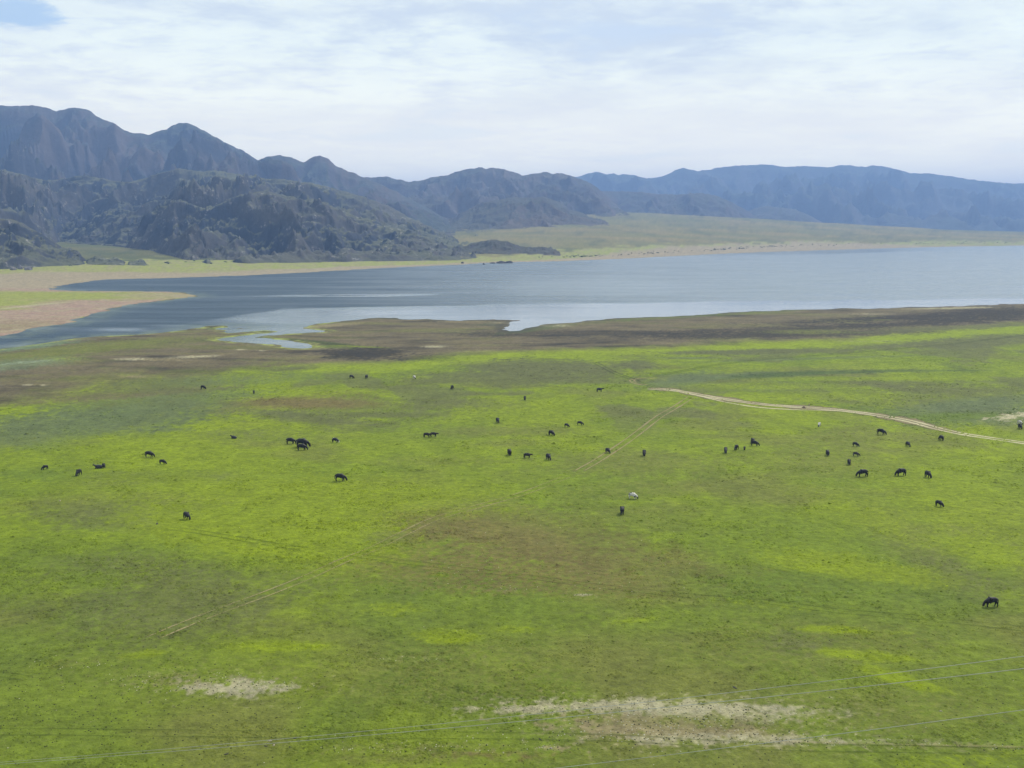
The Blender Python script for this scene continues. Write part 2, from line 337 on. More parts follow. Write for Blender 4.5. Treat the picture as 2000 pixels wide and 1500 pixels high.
def ground_colour(X, Y, sd):
    u, v = uv_of(X, Y)
    n = len(X)
    w1 = fbm(X / 42.0, Y / 55.0, 4, 31); w2 = fbm(X / 9.0, Y / 13.0, 5, 37, .56); w3 = fbm(X / 130.0, Y / 170.0, 3, 41); w4 = fbm(X / 2.2, Y / 2.6, 3, 47)
    lime = np.clip(np.interp(v, [640, 700, 900, 960, 1060, 1500], [.8, .62, .56, .42, .18, .1]) + w1 * .55 + w3 * .35 + w2 * .3, 0, 1)
    c = lerp(np.tile(C_GREEN, (n, 1)), np.tile(C_LIME, (n, 1)), lime)
    c = lerp(c, np.tile(C_DEEP, (n, 1)), np.clip(sst(.05, .5, fbm(X / 24.0 + 50, Y / 30.0, 4, 53)) * .6 * sst(1000, 1150, v) + .25 * sst(1050, 1300, v), 0, 1))
    c = lerp(c, np.tile(C_OLIVE, (n, 1)), np.clip(sst(.0, .45, fbm(X / 34.0 + 90, Y / 30.0, 5, 59)) * .7 + .22 * sst(1050, 1250, v), 0, 1))

    w5 = fbm(X / .7, Y / .8, 2, 49)

    def lay(c, P, warp=.55, gate=None, spk=0.0):
        for (pu, pv, ru, rv, sl, cc, s) in P:
            a = np.abs(v - pv) < rv * 2.6 + abs(sl) * ru * 2 + 3
            a &= np.abs(u - pu) < ru * 2.3
            if gate is not None: a &= gate
            ii = np.nonzero(a)[0]
            if not len(ii): continue
            du = (u[ii] - pu) / ru; dv = (v[ii] - pv - sl * (u[ii] - pu)) / rv
            s = min(s * 1.18, 1.2)
            r = np.sqrt(du * du + dv * dv) - .08 + warp * (w2[ii] * 1.0 + w1[ii] * .5) + spk * w4[ii]
            if spk > 1:
                m = np.clip(sst(.12, 1.05, sst(2.0, .0, r) * s * .95 + w5[ii] * .5 + w4[ii] * .25) * min(s, 1), 0, 1)
            elif spk > 0:
                m = np.clip(sst(1.5, .3, r) * s, 0, 1)
                dz = np.clip(spk * (m * (1 - m) * 4), 0, 1)
                m = np.clip(m + dz * (w5[ii] * .8 + w4[ii] * .8 + w2[ii] * .4), 0, 1)
                m = m * (1 - .22 * spk * np.clip(.5 + w4[ii] * 1.2, 0, 1))
            else:
                m = np.clip(sst(1.35, .45, r) * s, 0, 1)
            c[ii] = c[ii] + (cc - c[ii]) * m[:, None]
        return c
    fs = far_side(X, Y) > .5
    near = ~fs
    # dull hollows and lime flats of the upper meadow
    hol = fbm(X / 38.0 + 7, Y / 52.0, 5, 83)
    c = lerp(c, np.tile(C_DULL, (n, 1)), sst(.14, .28, hol + .3 * w2 + .1 * w4) * sst(880, 800, v) * .75)
    c = lerp(c, np.tile(C_LIME, (n, 1)), sst(.02, .4, -hol + .2 * w2) * sst(980, 860, v) * .5)
    vg0 = np.interp(u, VG_U, VG_V)
    c = lerp(c, np.tile(C_LIME * 1.12, (n, 1)), sst(16, 4, np.abs(v - vg0 - 7) + w1 * 5) * sst(480, 640, u) * .9)
    c = lay(c, PATCH, .75, near, .9)
    c = lay(c, FEAT, .35, near, .35)
    c = lay(c, BARE, .5, near, 1.5)
    # margin of mud on this side
    vg = np.interp(u, VG_U, VG_V)
    soft = np.interp(u, [0, 400, 600, 800, 2000], [36, 22, 9, 8, 8])
    mm = sst(1, -1, (v - vg + w2 * soft * .6 + w1 * soft * .6) / soft) * near
    st_ = fbm(X / 26.0, Y / 9.0, 5, 61); st2 = fbm(X / 70.0, Y / 22.0, 4, 67)
    mud = lerp(np.tile(C_MUD, (n, 1)), np.tile(C_DMUD, (n, 1)), np.clip(sst(0.0, .5, st_) * .6 + sst(.05, .5, st2) * .35, 0, 1))
    mud = lerp(mud, np.tile(C_TAN, (n, 1)), sst(.15, .7, -st_) * .35)
    mud = lerp(mud, np.tile(C_OLIVE, (n, 1)), sst(.0, .5, -st2) * .45)
    c = lerp(c, mud, mm)
    c = lay(c, SHOREP, .6, near & (v < 790), .8)
    # wet edge and a rim of algae
    rim = sst(5.0, 1.0, np.abs(sd + w2 * 2.0 - 2)) * near * (v < 800)
    algae = col(176, 186, 92); wet = col(70, 70, 58)
    left = sst(760, 600, u)
    c = lerp(c, np.tile(algae, (n, 1)), rim * left * np.clip(.35 + w4 * .6 + w2 * 1.6, 0, 1))
    c = lerp(c, np.tile(wet, (n, 1)), rim * (1 - left) * .55)
    # far side
    if fs.any():
        bw = np.interp(u, [-900, 0, 400, 700, 900, 1100, 1300, 1600, 1750, 1850, 2300], [170, 150, 95, 60, 25, 60, 140, 210, 90, 40, 30]) * (1 + .3 * w1)
        lw = np.interp(u, [-900, 0, 400, 900, 1100, 1250, 1350, 1700, 1850, 2300], [330, 260, 210, 110, 130, 60, 20, 20, 200, 300]) * (1 + .5 * w1)
        fan = lerp(np.tile(C_FAN, (n, 1)), np.tile(C_FANG, (n, 1)), np.clip(.5 + fbm(X / 330.0, Y / 150.0, 5, 71) * 1.4, 0, 1))
        fan = lerp(fan, np.tile(col(150, 140, 96, .5), (n, 1)), sst(.1, .6, fbm(X / 120.0, Y / 340.0, 5, 73)) * .5)
        fan = lerp(fan, np.tile(col(66, 84, 48, .5), (n, 1)), sst(.25, .6, ridged(X / 160.0, Y / 420.0, 3, 79) - .3) * .45)
        fan = lerp(fan, np.tile(col(70, 92, 48, .5), (n, 1)), sst(700, 350, u) * .5)
        e = sd + w2 * 14
        fc = lerp(np.tile(C_FBEACH, (n, 1)), np.tile(C_FLIME, (n, 1)), sst(bw * .8, bw * 1.15, e) * np.clip(.8 + w2, 0, 1))
        fc = lerp(fc, fan, sst(bw + lw * .85, bw + lw * 1.1, e))
        spit = (u < 420) & (v > 563)
        sp = lerp(np.tile(C_PINK, (n, 1)), np.tile(C_FBEACH, (n, 1)), np.clip(.3 + st_ + w2, 0, 1))
        fc = np.where(spit[:, None], sp, fc)
        c = np.where(fs[:, None], fc, c)
    spn = (u < 420) & (v > 563) & (v < np.interp(u, [-900, 0, 100, 400], [690, 672, 640, 600])) & (sd > 0)
    if spn.any():
        sp = lerp(np.tile(C_PINK, (n, 1)), np.tile(C_FBEACH, (n, 1)), np.clip(.3 + st_ + w2, 0, 1))
        c = np.where(spn[:, None], sp, c)
        c = lay(c, SPIT, .4, spn)
    # fine unevenness of growth
    c = c * (1 + np.interp(v, [900, 1300], [.20, .12]) * w4 + np.interp(v, [900, 1300], [.12, .05]) * w2 + .08 * w5)[:, None]
    return np.clip(c, .004, .9)


# ------------------------------------------------------------------ mesh helpers
def link(o, kind=None, label=None, cat=None, group=None, parent=None):
    COL.objects.link(o)
    if kind: o['kind'] = kind
    if label: o['label'] = label
    if cat: o['category'] = cat
    if group: o['group'] = group
    if parent: o.parent = parent
    return o


def mesh_np(name, V, Fq, mat=None, smooth=True, colour=None, extra=None):
    me = bpy.data.meshes.new(name)
    V = np.asarray(V, np.float32); Fq = np.asarray(Fq, np.int32); k = Fq.shape[1]
    me.vertices.add(len(V)); me.vertices.foreach_set('co', V.ravel())
    me.loops.add(Fq.size); me.loops.foreach_set('vertex_index', Fq.ravel())
    me.polygons.add(len(Fq)); me.polygons.foreach_set('loop_start', np.arange(0, Fq.size, k, dtype=np.int32))
    me.polygons.foreach_set('use_smooth', np.full(len(Fq), smooth, bool))
    me.update(calc_edges=True)
    if colour is not None:
        a = me.attributes.new('tint', 'FLOAT_COLOR', 'POINT')
        a.data.foreach_set('color', np.concatenate([colour, np.ones((len(V), 1))], 1).astype(np.float32).ravel())
    for k_, arr in (extra or {}).items():
        a = me.attributes.new(k_, 'FLOAT', 'POINT'); a.data.foreach_set('value', arr.astype(np.float32))
    if mat: me.materials.append(mat)
    return me


def grid_faces(nr, nc):
    i = np.arange(nr - 1)[:, None] * nc + np.arange(nc - 1)[None, :]
    i = i.ravel()
    return np.stack([i, i + 1, i + nc + 1, i + nc], 1)


def new_mat(name):
    m = bpy.data.materials.new(name); m.use_nodes = True
    t = m.node_tree; b = t.nodes['Principled BSDF']
    return m, t, b


def bump(t, b, h, strength, dist, prev=None):
    n = t.nodes.new('ShaderNodeBump'); n.inputs['Strength'].default_value = strength; n.inputs['Distance'].default_value = dist
    t.links.new(h, n.inputs['Height'])
    if prev is not None: t.links.new(prev, n.inputs['Normal'])
    if b is not None: t.links.new(n.outputs[0], b.inputs['Normal'])
    return n.outputs[0]


# ------------------------------------------------------------------ materials
def ground_material():
    m, t, b = new_mat('meadow')
    at_ = t.nodes.new('ShaderNodeAttribute'); at_.attribute_name = 'tint'
    g = t.nodes.new('ShaderNodeNewGeometry'); P = g.outputs['Position']
    nA = noise(t, P, 0.9, 5, 0.65); nB = noise(t, P, 4.0, 4, 0.7); nC = noise(t, P, 0.13, 5, 0.6, .4)
    f = math_(t, 'ADD', math_(t, 'MULTIPLY', nA, 0.45), math_(t, 'ADD', math_(t, 'MULTIPLY', nB, .35), math_(t, 'MULTIPLY', nC, .2)))
    k = maprange(t, f, .37, .63, .62, 1.38, False)
    c = mixc(t, 1.0, at_.outputs['Color'], k, 'MULTIPLY')
    # scattered tint of drier blades
    dry = maprange(t, noise(t, P, 1.7, 3, .6), .55, .72, 0, .25)
    c = mixc(t, dry, c, mixc(t, .5, c, (.22, .20, .10)))
    t.links.new(c, b.inputs['Base Color'])
    b.inputs['Roughness'].default_value = .92
    b.inputs['Specular IOR Level'].default_value = .12
    p = bump(t, None, nC, .5, 1.2)
    p = bump(t, None, nA, .8, .35, p)
    bump(t, b, nB, .7, .10, p)
    return m


def rock_material(name, grass, rock, pale, brown, sc=1.0):
    m, t, b = new_mat(name)
    g = t.nodes.new('ShaderNodeNewGeometry'); P = g.outputs['Position']
    s = t.nodes.new('ShaderNodeSeparateXYZ'); t.links.new(g.outputs['Normal'], s.inputs[0])
    nL = noise(t, P, .0035 * sc, 6, .6, .6); nM = noise(t, P, .02 * sc, 6, .65, .3); nF = noise(t, P, .11 * sc, 5, .7)
    c = mixc(t, maprange(t, nL, .4, .62), rock, brown)
    gr = math_(t, 'ADD', s.outputs[2], math_(t, 'MULTIPLY', math_(t, 'SUBTRACT', nM, .5), .5))
    gr = math_(t, 'MULTIPLY', maprange(t, gr, .72, .93), maprange(t, nL, .66, .42, .35, 1.0))
    c = mixc(t, gr, c, grass)
    outc = math_(t, 'MULTIPLY', maprange(t, nF, .54, .66), maprange(t, nM, .50, .62))
    c = mixc(t, math_(t, 'MULTIPLY', outc, .65), c, pale)
    k = maprange(t, nF, .3, .7, .78, 1.22, False)
    c = mixc(t, 1.0, c, k, 'MULTIPLY')
    t.links.new(c, b.inputs['Base Color'])
    b.inputs['Roughness'].default_value = .95; b.inputs['Specular IOR Level'].default_value = .1
    p = bump(t, None, nM, .6, 9.0 / sc)
    bump(t, b, nF, .6, 2.0 / sc, p)
    return m


M_GROUND = ground_material()
M_HILL = rock_material('near_hill_rock', (.088, .092, .056), (.026, .032, .044), (.30, .28, .26), (.068, .064, .060), 1.2)
M_MID = rock_material('mid_range_rock', (.060, .060, .042), (.052, .046, .046), (.15, .135, .12), (.098, .076, .060), .8)
M_RANGE = rock_material('range_rock', (.048, .058, .048), (.036, .040, .052), (.12, .11, .10), (.078, .062, .056), .8)
M_FARR = rock_material('far_range_rock', (.05, .06, .05), (.055, .056, .062), (.075, .072, .072), (.066, .06, .058), .35)


def water_material():
    m, t, b = new_mat('lake_water')
    a = t.nodes.new('ShaderNodeAttribute'); a.attribute_name = 'calm'
    a2 = t.nodes.new('ShaderNodeAttribute'); a2.attribute_name = 'shallow'
    g = t.nodes.new('ShaderNodeNewGeometry'); P = g.outputs['Position']
    calm = a.outputs['Fac']
    mp = vmath(t, 'MULTIPLY', P, (.4, 1.0, 1.0))
    streak = noise(t, vmath(t, 'MULTIPLY', P, (.006, .035, 1.0)), 1.0, 6, .6, .3)
    calm2 = math_(t, 'ADD', calm, math_(t, 'MULTIPLY', math_(t, 'SUBTRACT', streak, .5), .7), True)
    sky_sheen = maprange(t, calm, .12, .55)  # sky sheen of the lake put into the base colour, paler with calm
    base = mixc(t, a2.outputs['Fac'], mixc(t, sky_sheen, (.010, .032, .050), (.115, .150, .155)), (.10, .13, .09))
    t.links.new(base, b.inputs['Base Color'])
    b.inputs['IOR'].default_value = 1.333
    t.links.new(maprange(t, calm2, 0, 1, .36, .06, False), b.inputs['Roughness'])
    w = math_(t, 'ADD', noise(t, mp, 1.1, 3, .6, .4), math_(t, 'MULTIPLY', noise(t, mp, .22, 2, .5, .6), 1.5))
    n = t.nodes.new('ShaderNodeBump'); n.inputs['Strength'].default_value = 1.0
    t.links.new(w, n.inputs['Height']); t.links.new(math_(t, 'ADD', math_(t, 'MULTIPLY', math_(t, 'POWER', math_(t, 'SUBTRACT', 1.0, calm2), 3.2), .62), .006), n.inputs['Distance'])
    t.links.new(maprange(t, calm2, .05, .5, .14, .5, False), b.inputs['Specular IOR Level'])
    t.links.new(n.outputs[0], b.inputs['Normal'])
    return m


M_WATER = water_material()


def simple(name, c, rough=.8, spec=.2, var=.25, sc=3.0):
    m, t, b = new_mat(name)
    tc_ = t.nodes.new('ShaderNodeTexCoord')
    n = noise(t, tc_.outputs['Object'], sc, 4, .6)
    k = maprange(t, n, .3, .7, 1 - var, 1 + var, False)
    t.links.new(mixc(t, 1.0, (c[0], c[1], c[2]), k, 'MULTIPLY'), b.inputs['Base Color'])
    b.inputs['Roughness'].default_value = rough; b.inputs['Specular IOR Level'].default_value = spec
    return m


# ------------------------------------------------------------------ ground
def build_ground():
    uu = np.concatenate([np.linspace(-2200, -330, 40), np.linspace(-300, 2300, 830), np.linspace(2330, 4200, 40)])
    vrows = np.concatenate([np.arange(1620, 1000, -2.6), np.arange(1000, 700, -1.7), np.arange(700, 500, -1.0), np.arange(500, 448, -1.2)])
    dn = np.array([at(1000, v)[1] for v in vrows])
    near = np.array([-2500, -1200, -500, -200, -60, 0, 30, 60, 75])
    far = np.array([15000, 19000, 25000, 32000])
    d = np.concatenate([near, dn, far])
    k = (uu - 1000) / F
    gd = np.where(d > 100, d, 100 + (100 - d) * 2.0) * 1.01
    X = gd[:, None] * k[None, :]; Y = np.repeat(d[:, None], len(uu), 1)
    X = X.ravel(); Y = Y.ravel()
    sd = sdist(X, Y)
    Z = height(X, Y, sd)
    C = ground_colour(X, Y, sd)
    me = mesh_np('ground', np.stack([X, Y, Z], 1), grid_faces(len(d), len(uu)), M_GROUND, True, C)
    link(bpy.data.objects.new('ground', me), 'structure', 'green and lime pasture around the lake, brown at its muddy margin')


build_ground()


# ------------------------------------------------------------------ lake
def build_lake():
    uu = np.linspace(-1100, 3500, 420); vv = np.concatenate([np.arange(720, 600, -2.0), np.arange(600, 470, -1.3)])
    d = np.array([at(1000, v)[1] for v in vv]); k = (uu - 1000) / F
    X = (d[:, None] * k[None, :] * 1.01).ravel(); Y = np.repeat(d[:, None], len(uu), 1).ravel()
    u, v = uv_of(X, Y)
    w = fbm(X / 60.0, Y / 30.0, 4, 91)
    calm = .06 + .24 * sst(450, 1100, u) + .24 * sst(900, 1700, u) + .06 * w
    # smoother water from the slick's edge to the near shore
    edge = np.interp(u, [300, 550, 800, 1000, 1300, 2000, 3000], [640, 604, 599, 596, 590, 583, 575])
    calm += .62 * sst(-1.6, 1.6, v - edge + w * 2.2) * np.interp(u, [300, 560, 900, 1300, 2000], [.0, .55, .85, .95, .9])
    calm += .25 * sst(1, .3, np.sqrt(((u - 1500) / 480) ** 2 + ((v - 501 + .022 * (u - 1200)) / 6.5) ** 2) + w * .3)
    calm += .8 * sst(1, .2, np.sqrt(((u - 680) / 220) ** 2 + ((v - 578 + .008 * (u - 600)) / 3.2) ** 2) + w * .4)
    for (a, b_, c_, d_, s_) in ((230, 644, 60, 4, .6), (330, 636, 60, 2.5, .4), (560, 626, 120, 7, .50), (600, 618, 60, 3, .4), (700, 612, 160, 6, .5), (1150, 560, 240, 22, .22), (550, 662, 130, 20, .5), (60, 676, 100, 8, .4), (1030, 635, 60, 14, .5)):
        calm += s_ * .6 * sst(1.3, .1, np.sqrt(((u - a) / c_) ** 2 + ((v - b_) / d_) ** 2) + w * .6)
    sd = sdist(X, Y)
    shallow = sst(-22, -2, sd) * (v > 560) * sst(760, 420, u) * .8 * np.clip(.6 + fbm(X / 6, Y / 10, 4, 93) * 1.6, 0, 1)
    Z = np.full(len(X), 0.0)
    fc = grid_faces(len(vv), len(uu))
    keep = (sd[fc] < 60).any(axis=1)
    fc = fc[keep]
    used = np.unique(fc); remap = np.full(len(X), -1); remap[used] = np.arange(len(used)); fc = remap[fc]
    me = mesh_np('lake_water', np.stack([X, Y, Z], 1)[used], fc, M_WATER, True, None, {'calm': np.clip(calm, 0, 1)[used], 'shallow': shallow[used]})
    link(bpy.data.objects.new('lake_water', me), 'structure', 'calm blue grey lake with paler slicks between the pasture and the hills')


build_lake()


# ------------------------------------------------------------------ mountains and hills
def ridge(name, label, prof, dc, base_d, back, zb, mat, seed, du, nf=90, nb=26, gl=260.0, amp=.42, rock=3.0, p=1.25, crest=1.0):
    pu = np.array([a for a, _ in prof], float); pv = np.array([b for _, b in prof], float)
    uu = np.arange(pu[0], pu[-1] + du * .5, du)
    y = np.interp(uu, pu, pv)
    ker = np.array([1, 4, 1.]) / 6; ys = np.convolve(np.pad(y, 1, 'edge'), ker, 'valid')
    ys = ys + crest * (2.6 * fbm(uu / 17.0, uu * 0 + seed, 5, seed + 2, .62))
    D = np.interp(uu, *dc) if isinstance(dc, tuple) else np.full(len(uu), float(dc))
    B = np.interp(uu, *base_d) if isinstance(base_d, tuple) else np.full(len(uu), float(base_d))
    D = D * (1 + .018 * fbm(uu / 130.0 + seed * 3, uu * 0 + .5, 3, seed))
    rx, ry, rz = ray(uu, ys)
    zc = H0 + rz / ry * D; kx = rx / ry
    t = np.concatenate([-np.linspace(1, 0, nf) ** 1.05, np.linspace(0, 1, nb)[1:]])
    dist = np.where(t[:, None] < 0, D + t[:, None] * (D - B), D + t[:, None] * back)
    X = kx[None, :] * dist; Yy = dist
    ta = np.abs(t)[:, None] * np.ones_like(X)
    zb_ = zb(X, Yy) if callable(zb) else zb
    wx = X + .35 * gl * fbm(X / gl, Yy / gl, 3, seed + 5); wy = Yy + .35 * gl * fbm(X / gl + 9, Yy / gl, 3, seed + 6)
    sp = ridged(wx / gl, wy / (gl * 1.7), 4, seed + 1, .42)             # spurs running down the slope
    sp2 = ridged(wx / (gl * .33), wy / (gl * .42), 3, seed + 9, .5)
    big = fbm(wx / (gl * 2.2), wy / (gl * 2.2), 3, seed + 11)
    P = np.clip(1 - ta, 0, 1) ** p
    sh = np.clip(ta * 5, 0, 1) * np.clip((1 - ta) * 3.5, 0, 1)
    Hc = np.maximum(zc[None, :] - zb_, 0)
    z = Hc * (P + sh * (amp * (sp - .62) + .34 * amp * (sp2 - .6) + .28 * big))
    z = np.where(t[:, None] < 0, np.minimum(z, Hc * (1 + 0 * P)), np.minimum(z, Hc * .99))
    # nothing in front stands above its own skyline
    zlim = H0 + (zc[None, :] - H0) * dist / D[None, :]
    zz_ = zb_ + z
    zz_ = np.where((t[:, None] < -.01) & (zz_ > zlim - (Hc * .02)), zlim - Hc * .02 - .1 * (zz_ - zlim), zz_)
    rk = fbm(X / 38.0, Yy / 38.0, 4, seed + 13, .6)
    zz_ = zz_ + rock * .8 * rk * np.clip(P * 4 + .1, 0, 1) * np.where(ta < .02, crest * .35, 1)
    zz_ = zz_ + rock * 1.25 * np.maximum(ridged(X / 55.0, Yy / 60.0, 4, seed + 15, .6) - .62, 0) * 3 * sh
    zz_ = zz_ - np.clip(ta - .9, 0, 1) * 10 * (6 + .04 * Hc) - 2.5 * sst(4, 0, Hc)
    me = mesh_np(name, np.stack([X, Yy, zz_], -1).reshape(-1, 3), grid_faces(len(t), len(uu)), mat)
    return link(bpy.data.objects.new(name, me), 'structure', label)


def gz(X, Y):
    sh = X.shape
    return np.maximum(height(X.ravel(), Y.ravel(), np.full(X.size, 300.0)).reshape(sh), 1.0)


ridge('mountain', 'long blue mountain range across the far end of the lake',
      [(960, 372), (1060, 352), (1130, 345), (1150, 338), (1170, 336), (1185, 341), (1197, 337), (1210, 342), (1225, 340), (1240, 341), (1262, 348), (1300, 342), (1320, 332),
       (1335, 327), (1360, 333), (1385, 330), (1400, 326), (1440, 322), (1470, 321), (1500, 320), (1530, 325), (1570, 323), (1620, 326), (1645, 322), (1665, 322), (1690, 325), (1705, 321),
       (1740, 326), (1780, 337), (1810, 338), (1860, 344), (1910, 352), (1960, 357), (2000, 358), (2150, 352), (2400, 372), (2800, 395)],
      7600, 5200, 1600, 15, M_FARR, 201, 2.4, 90, 18, 560, .62, 5, 1.15, .8)
ridge('mountain', 'low dark ridge end in front of the blue range',
      [(1400, 440), (1440, 420), (1480, 405), (1500, 402), (1530, 405), (1560, 411), (1590, 425), (1610, 436), (1625, 446)], 5300, 4600, 400, 15, M_MID, 211, 2.4, 46, 14, 240, .36, 4)
ridge('mountain', 'rounded brown ridge behind the grassy fan',
      [(1080, 400), (1130, 384), (1180, 372), (1240, 374), (1290, 378), (1330, 379), (1370, 376), (1400, 382), (1430, 394), (1460, 412), (1485, 428), (1505, 444)], 4900, 4150, 600, 20, M_MID, 221, 2.2, 60, 16, 250, .38, 5)
ridge('mountain', 'brown broad topped mountain in the middle of the skyline',
      [(600, 372), (650, 356), (715, 345), (730, 346), (755, 344), (780, 350), (803, 355), (820, 352), (845, 345), (875, 341), (895, 333), (915, 329), (935, 326), (950, 328), (960, 328),
       (975, 327), (1000, 335), (1020, 342), (1040, 339), (1065, 336), (1080, 338), (1100, 338), (1115, 343), (1130, 347), (1150, 356), (1165, 364), (1180, 378), (1200, 396), (1215, 410), (1240, 428)],
      4400, 3450, 800, gz, M_MID, 231, 1.7, 110, 18, 300, .6, 6)
ridge('mountain', 'highest blue brown mountains at the left of the skyline',
      [(-1300, 330), (-900, 270), (-500, 235), (-250, 222), (-120, 200), (0, 204), (30, 206), (65, 203), (90, 208), (110, 215), (125, 212), (145, 209), (170, 213), (190, 225), (205, 232), (225, 240), (245, 255),
       (262, 259), (278, 259), (290, 263), (310, 255), (325, 252), (345, 241), (365, 239), (380, 245), (400, 256), (430, 272), (455, 285), (470, 291), (490, 303), (505, 313), (520, 305), (545, 302), (570, 308),
       (593, 317), (610, 306), (625, 303), (640, 309), (660, 325), (680, 334), (690, 336), (710, 346), (740, 358), (770, 372), (800, 388), (840, 408), (870, 428), (890, 446)],
      3650, 2350, 900, gz, M_RANGE, 241, 1.7, 130, 20, 360, .66, 5, 1.1)
ridge('hill', 'dark green brown hill standing on the grassy fan',
      [(830, 478), (860, 452), (880, 432), (900, 417), (930, 400), (965, 391), (1000, 385), (1030, 387), (1060, 384), (1085, 391), (1100, 398), (1112, 408), (1124, 412), (1138, 416), (1150, 424), (1175, 430), (1195, 440), (1210, 448)],
      3300, ([830, 1000, 1200], [2600, 2700, 2850]), 400, gz, M_MID, 251, 1.6, 70, 16, 150, .40, 4)
ridge('hill', 'upper rocky foothills below the high mountains',
      [(-1200, 350), (-500, 330), (-200, 322), (0, 330), (40, 340), (80, 350), (110, 352), (150, 343), (175, 342), (220, 352), (250, 356), (290, 346), (320, 334), (350, 328), (385, 333), (420, 332), (460, 338), (500, 345),
       (560, 352), (600, 356), (640, 365), (700, 380), (760, 402), (800, 425), (860, 452), (900, 472), (950, 494)],
      ([-1200, 0, 100, 340, 900], [2350, 2350, 2500, 2350, 2350]), ([-1200, 40, 110, 300, 360, 900], [1450, 1500, 2020, 1850, 1500, 1700]), 500, gz, M_HILL, 261, 1.5, 120, 18, 200, .68, 6, 1.0)
ridge('hill', 'dark craggy foothills rising from the far lake shore',
      [(95, 486), (120, 472), (150, 446), (180, 424), (210, 412), (240, 408), (262, 412), (285, 398), (310, 390), (340, 388), (370, 396), (400, 408), (430, 398), (455, 386), (480, 378), (520, 372), (550, 380), (580, 392), (610, 386), (640, 396),
       (670, 412), (700, 424), (730, 430), (760, 442), (800, 452), (830, 464), (870, 478), (900, 487), (935, 494), (960, 500)],
      ([95, 300, 400], [2200, 2050, 1850]), ([95, 200, 280, 340, 400, 900, 960], [1980, 1860, 1700, 1450, 1310, 1520, 1640]), 350, gz, M_HILL, 271, 1.25, 130, 18, 150, .72, 6, .95)
ridge('hill', 'rocky dark hill at the left above the lake head',
      [(-1200, 300), (-600, 340), (-250, 385), (-100, 402), (-30, 418), (0, 426), (25, 428), (45, 436), (62, 446), (80, 456), (100, 470), (120, 482), (140, 490), (160, 503), (175, 513), (200, 521)],
      1420, ([-1200, 0, 150, 200], [1120, 1150, 1240, 1330]), 260, gz, M_HILL, 281, 1.3, 90, 16, 90, .5, 5, .95)
ridge('hill', 'small dark knoll between left hill and beach',
      [(140, 522), (160, 511), (175, 504), (188, 500), (205, 504), (225, 505), (245, 510), (262, 508), (275, 506), (288, 511), (300, 517), (312, 524)],
      1340, 1270, 80, gz, M_HILL, 291, 1.0, 40, 14, 50, .4, 2)
ridge('hill', 'low dark mound at the foot of the fan',
      [(872, 496), (890, 487), (910, 479), (935, 472), (952, 469), (968, 468), (985, 470), (1000, 475), (1016, 480), (1040, 483), (1062, 482), (1080, 487), (1100, 494)],
      1800, 1720, 160, gz, M_MID, 301, 1.2, 46, 14, 90, .4, 2.5)

# ------------------------------------------------------------------ haze
hz_m = bpy.data.materials.new('air'); hz_m.use_nodes = True
ht = hz_m.node_tree; ht.nodes.clear()
pv_ = ht.nodes.new('ShaderNodeVolumePrincipled')
pv_.inputs['Color'].default_value = (.33, .54, 1.0, 1); pv_.inputs['Density'].default_value = 1.45e-4; pv_.inputs['Anisotropy'].default_value = .1
ho = ht.nodes.new('ShaderNodeOutputMaterial'); ht.links.new(pv_.outputs[0], ho.inputs['Volume'])
bx0, bx1, by0, by1, bz0, bz1 = -56000, 56000, -5200, 33000, -60, 500
bv = [(x, y, z) for x in (bx0, bx1) for y in (by0, by1) for z in (bz0, bz1)]
bf = [(0, 1, 3, 2), (4, 6, 7, 5), (0, 4, 5, 1), (2, 3, 7, 6), (0, 2, 6, 4), (1, 5, 7, 3)]
hm = bpy.data.meshes.new('haze'); hm.from_pydata(bv, [], bf); hm.materials.append(hz_m)
link(bpy.data.objects.new('haze', hm), 'stuff', 'pale blue haze over the lake and mountains')

# ------------------------------------------------------------------ tracks
def ground_z(x, y):
    X = np.atleast_1d(np.asarray(x, float)); Y = np.atleast_1d(np.asarray(y, float))
    return height(X, Y, sdist(X, Y))


def strip_mat(name, c, lo=.42, hi=.56, sc=.5, op=1.0):
    m, t, b = new_mat(name)
    g = t.nodes.new('ShaderNodeNewGeometry'); P = g.outputs['Position']
    e = t.nodes.new('ShaderNodeAttribute'); e.attribute_name = 'edge'
    n = noise(t, P, sc, 5, .65); n2_ = noise(t, P, 3.0, 4, .6)
    k = maprange(t, n2_, .3, .7, .72, 1.28, False)
    t.links.new(mixc(t, 1.0, tuple(c), k, 'MULTIPLY'), b.inputs['Base Color'])
    b.inputs['Roughness'].default_value = .95; b.inputs['Specular IOR Level'].default_value = .1
    a = math_(t, 'MULTIPLY', maprange(t, math_(t, 'ADD', n, math_(t, 'MULTIPLY', math_(t, 'SUBTRACT', e.outputs['Fac'], .5), .45)), lo, hi), math_(t, 'MINIMUM', math_(t, 'MULTIPLY', e.outputs['Fac'], 2.2), 1.0))
    a = math_(t, 'MULTIPLY', a, op)
    t.links.new(a, b.inputs['Alpha'])
    return m


def smooth_path(pts, n=10):
    P = [Vector((*at(*p), 0)) for p in pts]; out = []
    for i in range(len(P) - 1):
        p0 = P[max(i - 1, 0)]; p1 = P[i]; p2 = P[i + 1]; p3 = P[min(i + 2, len(P) - 1)]
        for k in range(n):
            t = k / n
            out.append(.5 * ((2 * p1) + (-p0 + p2) * t + (2 * p0 - 5 * p1 + 4 * p2 - p3) * t * t + (-p0 + 3 * p1 - 3 * p2 + p3) * t ** 3))
    out.append(P[-1])
    return out


_lift = [0.018]


